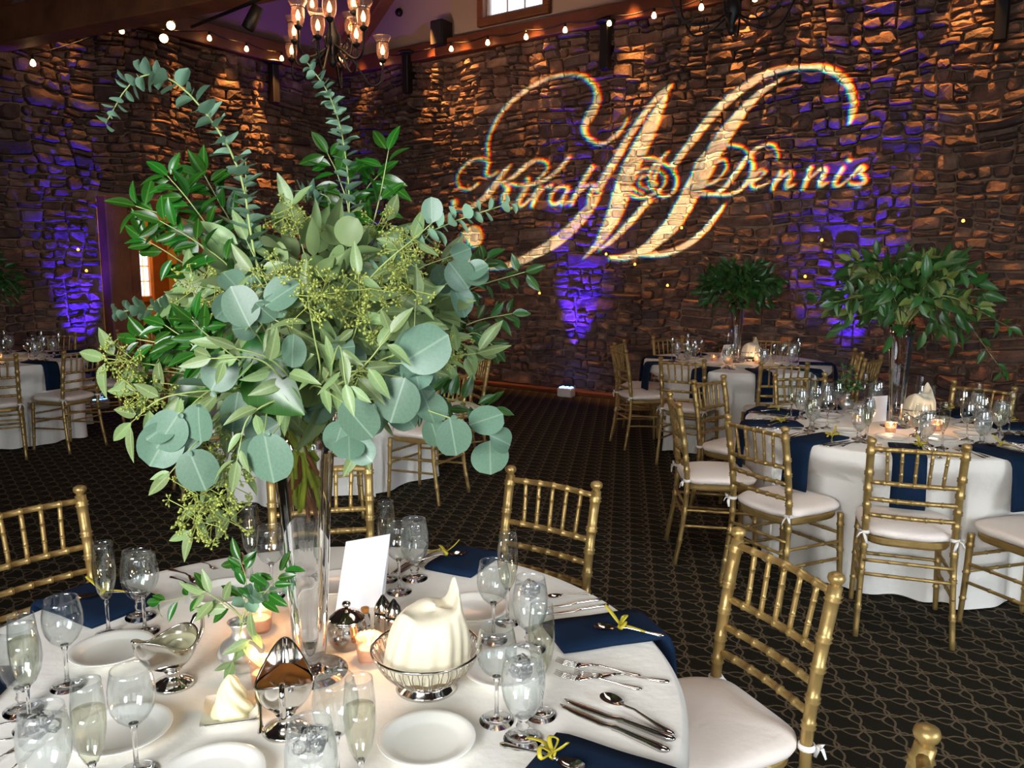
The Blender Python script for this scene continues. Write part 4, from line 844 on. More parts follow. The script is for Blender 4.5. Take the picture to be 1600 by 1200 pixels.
# gravy boats
def boat(x, y, ang, label, sauce, H_=.125, s=1.0):
    t = thing('gravy_boat', label, 'gravy boat', (x, y, ZT), ang, 'silver gravy boats'); t.scale = (s, s, s)
    def rim(th): c_, s_ = math.cos(th), math.sin(th); return (.068 + .030 * max(0, c_) ** 6) * c_ if c_ > 0 else .058 * c_, .054 * s_ * (1 - .10 * max(0, c_) ** 2), .108 + .036 * max(0, c_) ** 2.2 + .012 * max(0, -c_) ** 2 - .010 * abs(s_) ** 3
    def body(off):
        def fn(u, v):
            th = 2 * PI * u; X, Y, Z = rim(th); q = v; k = (math.sin(q * PI / 2) ** .75); zz = .036 + (Z - .036) * q ** 1.25
            return ((X * k) * (1 - off / .07), (Y * k) * (1 - off / .05), zz + off * (1 - q))
        return fn
    b = MB(); b.grid(body(0), 44, 14, True); b.grid(lambda u, v: body(.0022)(1 - u, v), 44, 14, True); b.tube([rim(2 * PI * k / 44) for k in range(45)], .002, 6); b.build('body', M['silver'], t)
    b = MB(); b.lathe([(0, .0), (.043, 0), (.045, .003), (.041, .008), (.028, .014), (.017, .021), (.014, .029), (.02, .038), (0, .040)], 32); b.build('foot', M['silver'], t)
    b = MB(); b.tube(smooth_path([(-.054, 0, .112), (-.074, 0, .134), (-.092, 0, .124), (-.090, 0, .09), (-.066, 0, .064), (-.038, 0, .054)], 18), [.004] * 3 + [.0055] * 12 + [.004] * 4, 8, flat=.7); b.build('handle', M['silver'], t)
    b = MB(); zl = .099
    b.grid(lambda u, v: (lambda X, Y, Z: (X * v * (.80 if X > 0 else .93), Y * v * .95, zl + .0016 * math.sin(9 * v + 4 * u * PI)))(*rim(2 * PI * u)), 36, 8, True); b.build('sauce', M[sauce], t)
    return t
x, y = on(271, 1070); boat(x, y, math.radians(246), 'silver gravy boat filled with pale dressing', 'dressing', s=.96)
x, y = on(447, 1141); boat(x, y, math.radians(104), 'silver gravy boat filled with brown gravy', 'gravy', s=1.0)
# sugar bowl, shakers, cork bottle
t = thing('sugar_bowl', 'round silver lidded sugar bowl beside the vase', 'sugar bowl', (*on(543, 1010), ZT)); t.scale = (1.12,) * 3
lat_ = lambda nm, pr, mt, p, n=32: link(nm, lat(nm, pr, mt, n), p)
lat_('body', [(0, 0), (.026, 0), (.03, .003), (.039, .018), (.042, .033), (.040, .048), (.036, .058), (.037, .061), (0, .061)], M['silver'], t)
l_ = lat_('lid', [(.038, .0615), (.0385, .064), (.034, .068), (.024, .077), (.01, .083), (0, .0835)], M['silver'], t); lat_('knob', [(0, .083), (.004, .083), (.0035, .088), (.008, .091), (.0095, .095), (.007, .099), (0, .1005)], M['silver'], l_, 16)
for u, v, lb in ((599, 985, 'left pointed silver shaker behind the bread basket'), (616, 992, 'right pointed silver shaker behind the bread basket')):
    t = thing('shaker', lb, 'shaker', (*on(u, v), ZT), 0, 'pointed silver shakers'); t.scale = (1.25,) * 3
    lat_('body', [(0, 0), (.017, 0), (.0185, .003), (.0175, .03), (.0165, .042), (0, .043)], M['silver'], t, 20); lat_('cap', [(.0172, .0425), (.0172, .047), (.013, .058), (.0055, .069), (.003, .073), (0, .075)], M['silver'], t, 20)
t = thing('cork_stoppered_jar', 'tiny glass jar with a cork behind the sugar bowl', 'jar', (*on(571, 978), ZT)); lat_('jar', [(0, 0), (.012, 0), (.0125, .002), (.0125, .03), (.009, .034), (.009, .036), (0, .036)], M['solid'], t, 18); lat_('cork', [(0, .0362), (.0095, .0362), (.0105, .048), (0, .0485)], M['cork'], t, 16)
# white card, folded like a tent
A_, B_ = at(524, 955, ZT), at(594, 948, ZT); up_ = .172; fwd = Vector((0, .045, up_)); sh = aty(541, 863, A_.y + .045) - (A_ + fwd); sh.y = sh.z = 0
C_, D_ = A_ + fwd + sh, B_ + fwd + sh + Vector((0, 0, .012)); th_ = Vector((0, .0014, 0)); b = MB()
back = Vector((0, .085, 0))
b.add([A_, B_, D_, C_, A_ + th_, B_ + th_, D_ + th_, C_ + th_], [(0, 1, 2, 3), (7, 6, 5, 4), (0, 4, 5, 1), (1, 5, 6, 2), (3, 2, 6, 7), (0, 3, 7, 4)], False)
b.add([C_ + th_, D_ + th_, B_ + back, A_ + back, C_ + th_ * 2, D_ + th_ * 2, B_ + back + th_, A_ + back + th_], [(0, 1, 2, 3), (7, 6, 5, 4), (0, 4, 5, 1), (1, 5, 6, 2), (3, 2, 6, 7), (0, 3, 7, 4)], False)
tag(b.build('tent_card', M['card']), 'blank white tent card standing behind the sugar bowl', 'card')
# butter
t = thing('butter_dish', 'small square dish with a swirl of butter and its glass edge', 'butter dish', (*on(363, 1118), ZT), .25)
b = MB(); b.grid(lambda u, v: (lambda X, Y: (X, Y, .004 + .016 * max(abs(X), abs(Y)) ** 4 / .055 ** 4))((u - .5) * .11, (v - .5) * .11), 10, 10); b.grid(lambda u, v: (lambda X, Y: (X, Y, .0005 + .016 * max(abs(X), abs(Y)) ** 4 / .055 ** 4))((.5 - u) * .11, (v - .5) * .11), 10, 10); b.build('dish', M['china'], t)
b = MB()
def swirl(u, v):
    th = 2 * PI * u; r = .036 * (1 - v) ** .6 * (1 + .16 * math.sin(6 * th + 13 * v)) + .0015; return (r * math.cos(th), r * math.sin(th), .006 + .082 * v ** 1.05 + .004 * math.sin(7 * th + 9 * v) * (1 - v) * min(1, v * 4))
b.grid(swirl, 56, 26, True); b.build('butter_swirl', M['butter'], t)
x, y = on(390, 1104); b = MB(); strip(b, [(0, 0, .004, .026, .002), (.006, 0, .008, .026, .002), (.035, 0, .0075, .02, .002), (.05, 0, .004, .016, .003), (.09, 0, .003, .008, .003), (.12, 0, .006, .002, .003), (.126, 0, .003, .002, .002)])
o = b.build('butter_knife', M['steel']); d_ = Vector(on(391, 1152)) - Vector(on(390, 1095)); p_ = on(406, 1097); o.location = (p_[0], p_[1], ZT + .007); o.rotation_euler = (0, 0, math.atan2(d_.y, d_.x)); o.scale = (d_.length / .126,) * 3; tag(o, 'small butter knife leaning beside the butter swirl', 'cutlery')
# centres of the far tables
def centre(c, where, seed, card_=True, napk=True):
    r = random.Random(seed); z = ZO
    v = thing('trumpet_vase', 'tall clear glass vase ' + where, 'vase', (c[0], c[1], z)); 
    for nm, src in (('bowl', 'bowl'), ('foot', 'foot')):
        so = [o for o in COL.objects if o.name.startswith(nm) and o.parent and o.parent.name == 'trumpet_vase'][0]; link(nm, so.data, v)
    for k, (dx, dy) in enumerate(((-.12, -.2), (.17, -.12), (-.19, .06))): votive(c[0] + dx, c[1] + dy, z, ('nearest', 'right', 'rear')[k] + ' lit votive candle ' + where, (.9, .9, 0)[k])
    if napk:
        t = thing('wire_bread_basket', 'silver wire bread basket ' + where, 'basket', (c[0] + .155, c[1] + .06, z)); 
        so = bpy.data.objects['wire_bread_basket']
        for o in [o for o in COL.objects if o.parent == so and not o.name.startswith('basket_wire')]: link(o.name.split('.')[0], o.data, t)
        bundle('bread_napkin', 'cream bread napkin bundled ' + where, c[0] + .155, c[1] + .06, z + .052, .086, .12, seed)
    if card_:
        b = MB(); b.box(-.055, .055, -.001, .001, 0, .15); b.add([(-.055, .0015, .15), (.055, .0015, .15), (.055, .07, 0), (-.055, .07, 0)], [(0, 1, 2, 3)], False); o = b.build('tent_card', M['card'], None, Matrix.Translation((c[0] - .03, c[1] + .14, z)) @ Matrix.Rotation(.35, 4, 'Z')); tag(o, 'blank white tent card ' + where, 'card')
centre(TR, 'in the middle of the right-hand table', 4); centre(TB, 'in the middle of the table by the wall', 8); centre(TM, 'in the middle of the table behind the greenery', 9, False, False); centre(TL, 'in the middle of the far left table', 12, False, False)
x, y = TR[0] - .015, TR[1] - .285
t = dup(bpy.data.objects['gravy_boat'], (x, y, ZO), math.radians(10), 'silver gravy boat lit orange on the right-hand table', 'silver gravy boats')

# ------------------------------------------------------------------ fixtures up on the walls and roof
SHP = [(.012, .0), (.030, .004), (.042, .03), (.047, .075), (.044, .115), (.050, .135), (.062, .155), (.066, .165), (.0635, .166), (.048, .137), (.042, .115), (.0448, .075), (.040, .032), (.029, .007)]
ME['shade'] = lat('shade', SHP, M['shade'], 24); ME['lamp'] = lat('bulb', [(0, .03), (.009, .034), (.017, .055), (.014, .075), (.005, .1), (0, .108)], M['bulb'], 14)
ME['socket'] = lat('socket', [(0, -.03), (.012, -.028), (.028, -.012), (.03, 0), (.012, .003), (.010, .033), (0, .034)], M['dark'], 16)
def chandelier(label, u, Y, vbot, cups, top=7.6):
    base = aty(u, vbot, Y); t = thing('chandelier', label, 'chandelier', base)
    b = MB(); b.lathe([(0, 0), (.02, .01), (.035, .04), (.02, .07), (.03, .10), (.06, .16), (.06, .22), (.03, .28), (.018, .34), (.018, .7), (.05, .78), (.05, .9), (.02, .98), (.012, 1.05), (.012, top - base.z)], 16); b.build('column', M['dark'], t)
    for k, cu in enumerate(cups):
        c = (aty(*cu) if len(cu) == 3 else base + Vector(cu[:3])) - base; h = Vector((c.x, c.y, 0)); L = max(h.length, .05); h = h / L
        z0 = .16 if c.z < .75 else .8
        pts = [Vector((0, 0, z0)) + h * .03, Vector((0, 0, z0 - .08)) + h * L * .35, Vector((0, 0, min(z0 - .08, c.z - .18))) + h * L * .72, Vector((0, 0, c.z - .16)) + h * L * .96, c + Vector((0, 0, -.03))]
        b = MB(); b.tube(smooth_path(pts, 20), .0085, 7); cr = [h * L * .5 + Vector((0, 0, z0 - .06)) + Vector((h.x * math.cos(q) * .055 * (1 - q / 9), h.y * math.cos(q) * .055 * (1 - q / 9), math.sin(q) * .055 * (1 - q / 9))) for q in [i * .5 for i in range(13)]]; b.tube(cr, .005, 6); a = b.build('arm', M['dark'], t)
        for nm, me in (('socket', 'socket'), ('shade', 'shade'), ('bulb', 'lamp')): link(nm, ME[me], a, Matrix.Translation(c))
        b = MB(); b.tube([(c.x + .0475 * math.cos(q * PI / 10), c.y + .0475 * math.sin(q * PI / 10), c.z + .118) for q in range(21)], .003, 5); b.build('shade_ring', M['dark'], a)
    return t
CUPS1 = [(456, 92, 6.75), (460, 63, 6.3), (466, 40, 5.85), (598, 93, 6.3), (557, 68, 6.0), (568, 42, 5.8), (548, 55, 6.7), (497, 56, 5.7), (515, 28, 5.6), (488, 20, 6.5), (553, 18, 6.3), (533, 104, 6.85)]
chandelier('tall black chandelier with glass hurricane shades above the left corner', 521, 6.25, 106, CUPS1)
point('chandelier_glow', aty(521, 30, 6.25) + Vector((0, -.3, .1)), 26, (1, .6, .3), .3)
CUPS2 = [(.50 * math.cos(a), .50 * math.sin(a), .42) for a in [math.radians(d) for d in (8, 68, 128, 188, 248, 308)]]
t2 = aty(1142, 56, 6.3)
chandelier('black chandelier cut by the top edge before the monogram wall', 1142, 6.3, 56, [tuple(c) + (0,) for c in CUPS2])

def string_bulb(parent, p, s=1.0):
    b = MB(); b.lathe([(0, .04), (.014, .038), (.014, 0), (0, -.002)], 10); sk = b.build('bulb_socket', M['dark'], parent, Matrix.Translation(p)); sk.scale = (s,) * 3
    b = MB(); b.lathe([(.011, 0), (.022, -.02), (.029, -.042), (.024, -.062), (0, -.073)], 14); b.build('bulb', M['bulb'], sk)
def string(name, label, pts):
    b = MB(); t = thing(name, label, 'string light', pts[0]); o = Vector(pts[0])
    path = []
    for p, q in zip(pts[:-1], pts[1:]):
        p, q = Vector(p), Vector(q)
        for k in range(6): path.append(p.lerp(q, k / 6) - o + Vector((0, 0, .05 - .035 * math.sin(PI * k / 6))))
    path.append(Vector(pts[-1]) - o + Vector((0, 0, .05))); b.tube(path, .007, 6); b.build('cord', M['dark'], t)
    for p in pts: string_bulb(t, Vector(p) - o)
string('string_light', 'string of small warm bulbs along the right wall trim', [rwall(u, v - 6, .24) for u, v in BULBS_R + [(1180, -2), (1275, -18)]])
string('string_light', 'string of warm bulbs along the left wall trim', [lwall(u, v - 5, .24) for u, v in ((51, 98), (190, 48), (327, 60), (385, 77), (440, 92))])
def flood(label, u, v, aim):
    p = lwall(u, v, .3); t = thing('flood_lamp', label, 'lamp', p, 0, 'flood lamps on the left wall'); q = (Vector(aim) - p).to_track_quat('Z', 'Y')
    b = MB(); b.lathe([(0, -.11), (.03, -.10), (.035, -.05), (.06, .0), (.062, .004), (.05, .0), (0, -.02)], 18); b.build('housing', M['dark'], t, q.to_matrix().to_4x4())
    b = MB(); b.lathe([(.05, .001), (.035, .012), (0, .016)], 16); b.build('lens', M['bulb'], t, q.to_matrix().to_4x4())
    w_ = lwall(u, v, .0) - p; b = MB(); b.tube([(0, 0, 0), tuple(w_ * .6 + Vector((0, 0, .06))), tuple(w_ + Vector((0, 0, .06)))], .01, 7); b.build('bracket', M['dark'], t)
flood('upper bright flood lamp on the left wall trim', 267, 40, (0, 3, 2)); flood('lower bright flood lamp on the left wall trim', 256, 60, (-1, 4, 2))
# wall brackets of black iron
def bracket(label, a, b_, z, left=False):
    m = ROOM @ Matrix.Translation((0, -b_, z) if left else (a, 0, z)) @ (Matrix.Rotation(PI / 2, 4, 'Z') if left else Matrix.Identity(4))
    t = thing('iron_wall_bracket', label, 'bracket', (0, 0, 0), 0, 'iron brackets on the stone walls'); t.matrix_world = m
    b = MB(); b.box(-.055, .055, -.24, -.12, -.25, .27, .012); b.build('bar', M['dark'], t)
    b = MB(); b.box(-.03, .03, -.14, -.0, -.06, .06, .006); b.build('wall_arm', M['dark'], t)
    b = MB(); b.lathe([(0, .272), (.10, .275), (.125, .29), (.12, .31), (0, .315)], 20, (0, -.18, 0)); b.build('cap_disc', M['dark'], t)
bracket('black iron bracket high on the right wall near the corner', 1.53, 0, 4.34); bracket('black iron bracket above the big letter on the right wall', 4.71, 0, 4.24); bracket('black iron bracket at the top right of the picture', 8.8, 0, 3.95); bracket('black iron bracket at the top of the left wall', 0, 1.43, 4.15, True)
t = thing('loudspeaker', 'small black loudspeaker on the tan gable wall', 'speaker'); p_ = ROOM.inverted() @ rwall(693, 55, .1); t.matrix_world = ROOM @ Matrix.Translation((p_.x, 0, p_.z))
b = MB(); b.box(-.11, .11, -.26, -.03, -.165, .165, .012); b.build('cabinet', M['dark'], t); b = MB(); b.box(-.095, .095, -.268, -.261, -.15, .15, .004); b.build('grille', pmat('speaker_cloth', (34, 30, 30), .9), t); b = MB(); b.box(-.03, .03, -.035, .02, -.04, .04); b.build('wall_mount', M['dark'], t)
p_ = rwall(625, 20, -.02); b = MB(); b.lathe([(.055, 0), (.055, .03), (.045, .055), (0, .07)], 18); o = b.build('smoke_detector', M['dark'], None, Matrix.Translation(p_) @ Matrix(((E1.x, 0, E2.x, 0), (E1.y, 0, E2.y, 0), (0, 1, 0, 0), (0, 0, 0, 1)))); tag(o, 'small dark round detector on the tan gable wall', 'detector')
tp = aty(395, 28, 6.5); t = thing('track_spotlight', 'black track spotlight hanging near the upper left beam', 'spotlight', tp)
b = MB(); b.tube([(0, 0, .1), (0, 0, .115)], .008, 7); b.build('drop_rod', M['dark'], t)
b = MB(); b.lathe([(0, .1), (.045, .095), (.05, -.09), (.046, -.095), (.04, -.08), (0, -.07)], 18); b.build('can', M['dark'], t, Matrix.Rotation(.5, 4, 'Y'))
rp = [aty(300, 42, 7.2), aty(425, -9, 6.3)]; b = MB(); b.tube(rp, .014, 8); o = b.build('lighting_track', M['dark']); tag(o, 'slim black lighting track below the upper left beam', 'track')
# uplights on the floor
def uplight(label, a, b_, rz):
    m = ROOM @ Matrix.Translation((a, -b_, .0)) @ Matrix.Rotation(rz, 4, 'Z'); t = thing('led_uplight', label, 'uplight', (0, 0, 0), 0, 'blue uplights on the floor'); t.matrix_world = m
    b = MB(); b.box(-.10, .10, -.07, .07, .002, .115, .012); b.build('case', M['white'], t)
    for k in range(3):
        for j in range(2):
            b = MB(); b.lathe([(.0, .1165), (.022, .1165), (.022, .124), (.012, .128), (0, .129)], 12, (-.06 + .06 * k, -.03 + .06 * j, 0)); b.build('led_lens', M['blueled'], t)
uplight('small white uplight box glowing blue at the foot of the right wall', 4.30, .30, .1); uplight('blue uplight on the floor hidden behind the right-hand tables', 7.55, .34, 0); uplight('blue uplight on the floor by the doorway', .36, 4.28, PI / 2); uplight('blue uplight on the floor in the far corner', .38, .38, .8)
AMB = [(122, 390, 1), (135, 423, 1), (947, 397, 0), (992, 413, 0), (843, 458, 0), (1043, 446, 0), (1208, 457, 0), (1284, 375, 0), (1505, 345, 0), (833, 420, 0), (1065, 356, 0), (1258, 432, 0)]  # glowing amber dots set on the walls, source not known
for k, (u, v, lf) in enumerate(AMB):
    p = lwall(u, v, .17) if lf else rwall(u, v, .17); b = MB(); b.lathe([(0, -.016), (.012, -.010), (.015, .0), (.010, .012), (0, .018)], 10); o = b.build('amber_dot', M['tinyglow'], None, Matrix.Translation(p))
    tag(o, ['upper tiny amber light on the left wall', 'lower tiny amber light on the left wall', 'tiny amber light under the big letter', 'tiny amber light right under the lettering', 'tiny amber light beside the greenery on the right wall', 'tiny amber light above the wall table', 'tiny amber light by the far bouquet', 'tiny amber light below the second name', 'tiny amber light far right on the wall', 'tiny amber light nearest the greenery', 'tiny amber light inside the letter curve', 'tiny amber light left of the right bouquet'][k], 'light', 'tiny amber lights on the stone walls')

# ------------------------------------------------------------------ greenery
def leaf_mesh(name, L, W, shape, mat, fold=.12, droop=.18, ns=7):
    b = MB(); vs = []
    for i in range(ns + 1):
        t = i / ns
        if shape == 'round': w_ = math.sqrt(max(0, 1 - (2 * t - 1.02) ** 2)) if t < 1 else .0
        elif shape == 'ovate': w_ = (math.sin(PI * t ** .72)) ** .85
        else: w_ = (math.sin(PI * t ** .85)) ** .8
        w_ = max(w_, .02) * W / 2; z = -droop * L * t * t; y = L * t
        vs += [(-w_, y, z + fold * w_ * 1.6), (-w_ * .5, y, z + fold * w_ * .6), (0, y + 0, z), (w_ * .5, y, z + fold * w_ * .6), (w_, y, z + fold * w_ * 1.6)]
    fs = [(i * 5 + k, i * 5 + k + 1, i * 5 + 6 + k, i * 5 + 5 + k) for i in range(ns) for k in range(4)]
    b.add(vs, fs); b.tube([(0, -.16 * L, .0), (0, 0, .0005), (0, L * .5, -droop * L * .25 + .0004)], [.0011, .0010, .0005], 3)
    return b.mesh(name, mat)
LEAF = dict(silver_dollar_leaf=[leaf_mesh('silver_dollar_leaf', 1, .93, 'round', M['dollar'], f, d, 12) for f, d in ((.1, .1), (.2, .22), (-.08, .05))],
            seeded_leaf=[leaf_mesh('seeded_leaf', 1, .36, 'ovate', M['seeded'], f, d) for f, d in ((.15, .18), (.3, .3), (-.1, .08))],
            glossy_leaf=[leaf_mesh('glossy_leaf', 1, .40, 'lance', M['glossy'], f, d) for f, d in ((.2, .2), (.35, .1), (.1, .35))],
            dark_leaf=[leaf_mesh('dark_leaf', 1, .46, 'lance', M['darkleaf'], f, d, 4) for f, d in ((.2, .2), (.3, .35))],
            olive_leaf=[leaf_mesh('olive_leaf', 1, .5, 'ovate', M['olive'], f, d, 4) for f, d in ((.2, .2), (.3, .35))],
            broad_leaf=[leaf_mesh('broad_leaf', 1, .72, 'ovate', M['glossy'], .12, .12)],
            coin_leaf=[leaf_mesh('coin_leaf', 1, .95, 'round', M['spiral'], f, d, 5) for f, d in ((.15, -.1), (.25, .1))])
def seed_mesh(k):
    r = random.Random(90 + k); b = MB()
    for i in range(15):
        d = Vector((r.uniform(-1, 1), r.uniform(-1, 1), r.uniform(-1, .9))).normalized(); L = r.uniform(.018, .04); root = Vector((0, 0, r.uniform(-.02, .02))); tip = root + d * L
        b.tube([root, tip], .0008, 3, False)
        for q in range(6):
            e = tip + Vector((r.uniform(-1, 1), r.uniform(-1, 1), r.uniform(-1, 1))).normalized() * r.uniform(.004, .009); s = r.uniform(.0017, .0027)
            b.tube([tip, e], .0005, 3, False)
            ax = (e - tip).normalized(); u_ = ax.orthogonal().normalized() * s; v_ = ax.cross(u_)
            b.add([e - ax * s * 1.3, e + u_, e + v_, e - u_, e - v_, e + ax * s * 1.7], [(0, 2, 1), (0, 3, 2), (0, 4, 3), (0, 1, 4), (5, 1, 2), (5, 2, 3), (5, 3, 4), (5, 4, 1)])
    return b.mesh('seed_cluster', M['seed'])
SEEDS = [seed_mesh(k) for k in range(4)]
FR = random.Random(31)
def orient(p, d, nrm, L):
    y = d.normalized(); z = (nrm - y * nrm.dot(y)); z = z.normalized() if z.length > 1e-4 else y.orthogonal().normalized(); x = y.cross(z)
    return Matrix(((x.x * L, y.x * L, z.x * L, p.x), (x.y * L, y.y * L, z.y * L, p.y), (x.z * L, y.z * L, z.z * L, p.z), (0, 0, 0, 1)))
def rv(s=1.0): return Vector((FR.uniform(-s, s), FR.uniform(-s, s), FR.uniform(-s, s)))
TOCAM = Vector((0, -1, .25))
def put(name, parent, p, d, nrm, L, o0):
    o = link(name, FR.choice(LEAF[name]), parent); o.matrix_basis = orient(p - o0, d, nrm, L); return o
def branch(arr, pts, kind, n, L, name='leafy_branch', r0=.0028, r1=.001, start=.3, droop=.25, mat='stem', face=.9, tip=True):
    """one stem with its leaves; pts in world space"""
    o0 = arr.location.copy(); P = [Vector(p) for p in smooth_path(pts, 24)]
    b = MB(); b.tube([p - o0 for p in P], [r0 + (r1 - r0) * i / 24 for i in range(25)], 5); br = b.build(name, M[mat], arr)
    for k in range(n):
        t = start + (1 - start) * (k + FR.uniform(-.3, .3)) / max(n - 1, 1); t = max(.02, min(1, t)); i = min(23, int(t * 24)); p = P[i].lerp(P[i + 1], t * 24 - i); ax = (P[i + 1] - P[i]).normalized()
        side = ax.cross(TOCAM).normalized() * (1 if k % 2 else -1)
        if kind == 'coin_leaf':
            tw = (k // 2) * 1.35 + FR.uniform(-.25, .25); u_ = ax.orthogonal().normalized(); v_ = ax.cross(u_); rad = (u_ * math.cos(tw) + v_ * math.sin(tw)) * (1 if k % 2 else -1)
            s = L * (1 - .55 * max(0, (t - .35) / .65)) * FR.uniform(.85, 1.12); put(kind, br, p + rad * .001, rad + ax * .28, ax + rv(.25), s, o0); continue
        d = ax * FR.uniform(.3, .9) + side * FR.uniform(.5, 1.1) + rv(.45) + Vector((0, 0, -droop * FR.uniform(.2, 1.6)))
        s = L * FR.uniform(.72, 1.2) * (1 - .3 * t * (kind != 'silver_dollar_leaf'))
        put(kind, br, p + d.normalized() * s * .15, d, TOCAM * face + rv(.75) + Vector((0, 0, .35)), s, o0)
    if tip and kind != 'coin_leaf': put(kind, br, P[-1], P[-1] - P[-3] + rv(.004), TOCAM + rv(.5), L * .8, o0)
    return br
def seeds_on(br, arr, u, v, Y, s=1.0):
    p = aty(u, v, Y) - arr.location; o = link('seed_cluster', FR.choice(SEEDS), br, Matrix.LocRotScale(p, (rv(1.5)).to_track_quat('Z', 'Y'), (s, s, s))); o['kind'] = 'stuff'
MZ = ZT + .58; MOUTH = Vector((vx, vy, MZ))
ARR = thing('greenery_arrangement', 'lush eucalyptus and ruscus bouquet bursting from the tall vase', 'bouquet', (vx, vy, ZT + .3))
def W(pts, jit=.022):
    b0 = MOUTH + Vector((FR.uniform(-jit, jit), FR.uniform(-jit, jit), -.03)); out = [b0]
    q0 = aty(*pts[0]); h = Vector((q0.x - vx, q0.y - vy, 0)); h = h.normalized() if h.length > 1e-3 else h; out.append(MOUTH + h * .04 + Vector((0, 0, .035)))
    for q in pts: out.append(aty(*q))
    return out
def B(kind, n, Lpx, pts, **k): return branch(ARR, W(pts), kind, n, Lpx * .00142 * min(1, pts[-1][2] / YC) ** 1.2, **k)
YC = vy
# long baby-blue eucalyptus stems
B('coin_leaf', 62, 38, [(440, 560, YC - .05), (398, 400, YC - .1), (375, 270, YC - .12), (318, 172, YC - .15), (255, 118, YC - .15), (205, 130, YC - .15), (165, 193, YC - .15)], start=.25, name='baby_blue_branch', r0=.0035)
B('coin_leaf', 34, 36, [(430, 560, YC), (395, 420, YC - .02), (385, 330, YC), (384, 252, YC)], start=.4, name='baby_blue_branch')
B('coin_leaf', 50, 31, [(520, 520, YC + .05), (545, 350, YC + .05), (538, 230, YC + .05), (515, 150, YC), (478, 95, YC)], start=.42, name='baby_blue_branch')
B('coin_leaf', 36, 38, [(560, 480, YC - .1), (625, 392, YC - .12), (700, 350, YC - .1), (798, 317, YC - .05)], start=.42, name='baby_blue_branch')
B('coin_leaf', 34, 33, [(400, 560, YC), (300, 495, YC - .1), (235, 483, YC - .12), (180, 488, YC - .12)], start=.5, name='baby_blue_branch')
B('coin_leaf', 26, 33, [(510, 480, YC + .1), (520, 330, YC + .1), (490, 300, YC + .1), (440, 300, YC + .1)], start=.55, name='baby_blue_branch')
# dark glossy sprays
for pts, n in (([(430, 540, YC), (360, 440, YC), (280, 350, YC - .05), (212, 322, YC - .08)], 17), ([(430, 530, YC), (370, 420, YC - .06), (300, 320, YC - .1), (262, 275, YC - .1)], 19), ([(440, 520, YC), (390, 400, YC + .05), (345, 320, YC + .03), (320, 275, YC)], 17), ([(430, 540, YC), (340, 450, YC + .05), (270, 400, YC), (228, 375, YC)], 17), ([(440, 540, YC - .05), (370, 430, YC - .12), (310, 380, YC - .16), (250, 345, YC - .18)], 15),
               ([(420, 580, YC - .1), (350, 560, YC - .15), (270, 540, YC - .2), (215, 530, YC - .2)], 17), ([(410, 590, YC - .1), (330, 560, YC - .2), (290, 530, YC - .22), (258, 508, YC - .22)], 16), ([(420, 590, YC - .05), (330, 590, YC - .15), (260, 580, YC - .15), (230, 585, YC - .15)], 14), ([(430, 600, YC - .15), (370, 560, YC - .25), (320, 520, YC - .28), (300, 500, YC - .3)], 13),
               ([(520, 500, YC + .1), (545, 350, YC + .1), (530, 280, YC + .1), (512, 240, YC + .1)], 14), ([(540, 500, YC + .1), (580, 360, YC + .1), (595, 300, YC + .1), (607, 235, YC + .1)], 9), ([(530, 500, YC + .15), (550, 360, YC + .15), (570, 300, YC + .15), (590, 275, YC + .15)], 12)):
    B('glossy_leaf', int(n * 1.55), 52, pts, name='glossy_branch', start=.42, droop=.1)
for pts, n in (([(600, 560, YC + .1), (680, 490, YC + .15), (740, 450, YC + .15), (820, 425, YC + .15)], 24), ([(600, 560, YC + .1), (700, 520, YC + .15), (750, 500, YC + .18), (800, 490, YC + .2)], 20), ([(590, 560, YC + .1), (690, 460, YC + .15), (730, 430, YC + .15), (760, 405, YC + .15)], 20), ([(580, 610, YC - .05), (650, 615, YC - .1), (710, 625, YC - .12), (770, 640, YC - .12)], 20), ([(560, 620, YC - .1), (610, 635, YC - .15), (650, 640, YC - .18), (700, 640, YC - .2)], 14), ([(610, 580, YC + .05), (700, 540, YC + .08), (740, 520, YC + .1), (770, 540, YC + .1)], 14)):
    B('dark_leaf', n, 42, pts, name='dark_leafy_branch', start=.4, droop=.1)
for u, v, Y, du, dv, L in ((385, 575, YC - .33, 60, 50, 100), (375, 548, YC - .28, 80, 20, 90), (330, 600, YC - .2, -60, 30, 70), (520, 545, YC - .2, 40, 40, 60)):
    o0 = ARR.location; p = aty(u, v, Y); q = aty(u + du, v + dv, Y - .02); br = branch(ARR, [MOUTH, MOUTH.lerp(p, .6) + Vector((0, -.05, .06)), p], 'broad_leaf', 1, .01, start=1, tip=False, name='broad_leaf_branch'); put('broad_leaf', br, p, q - p, TOCAM + rv(.25), L * .00125, o0)
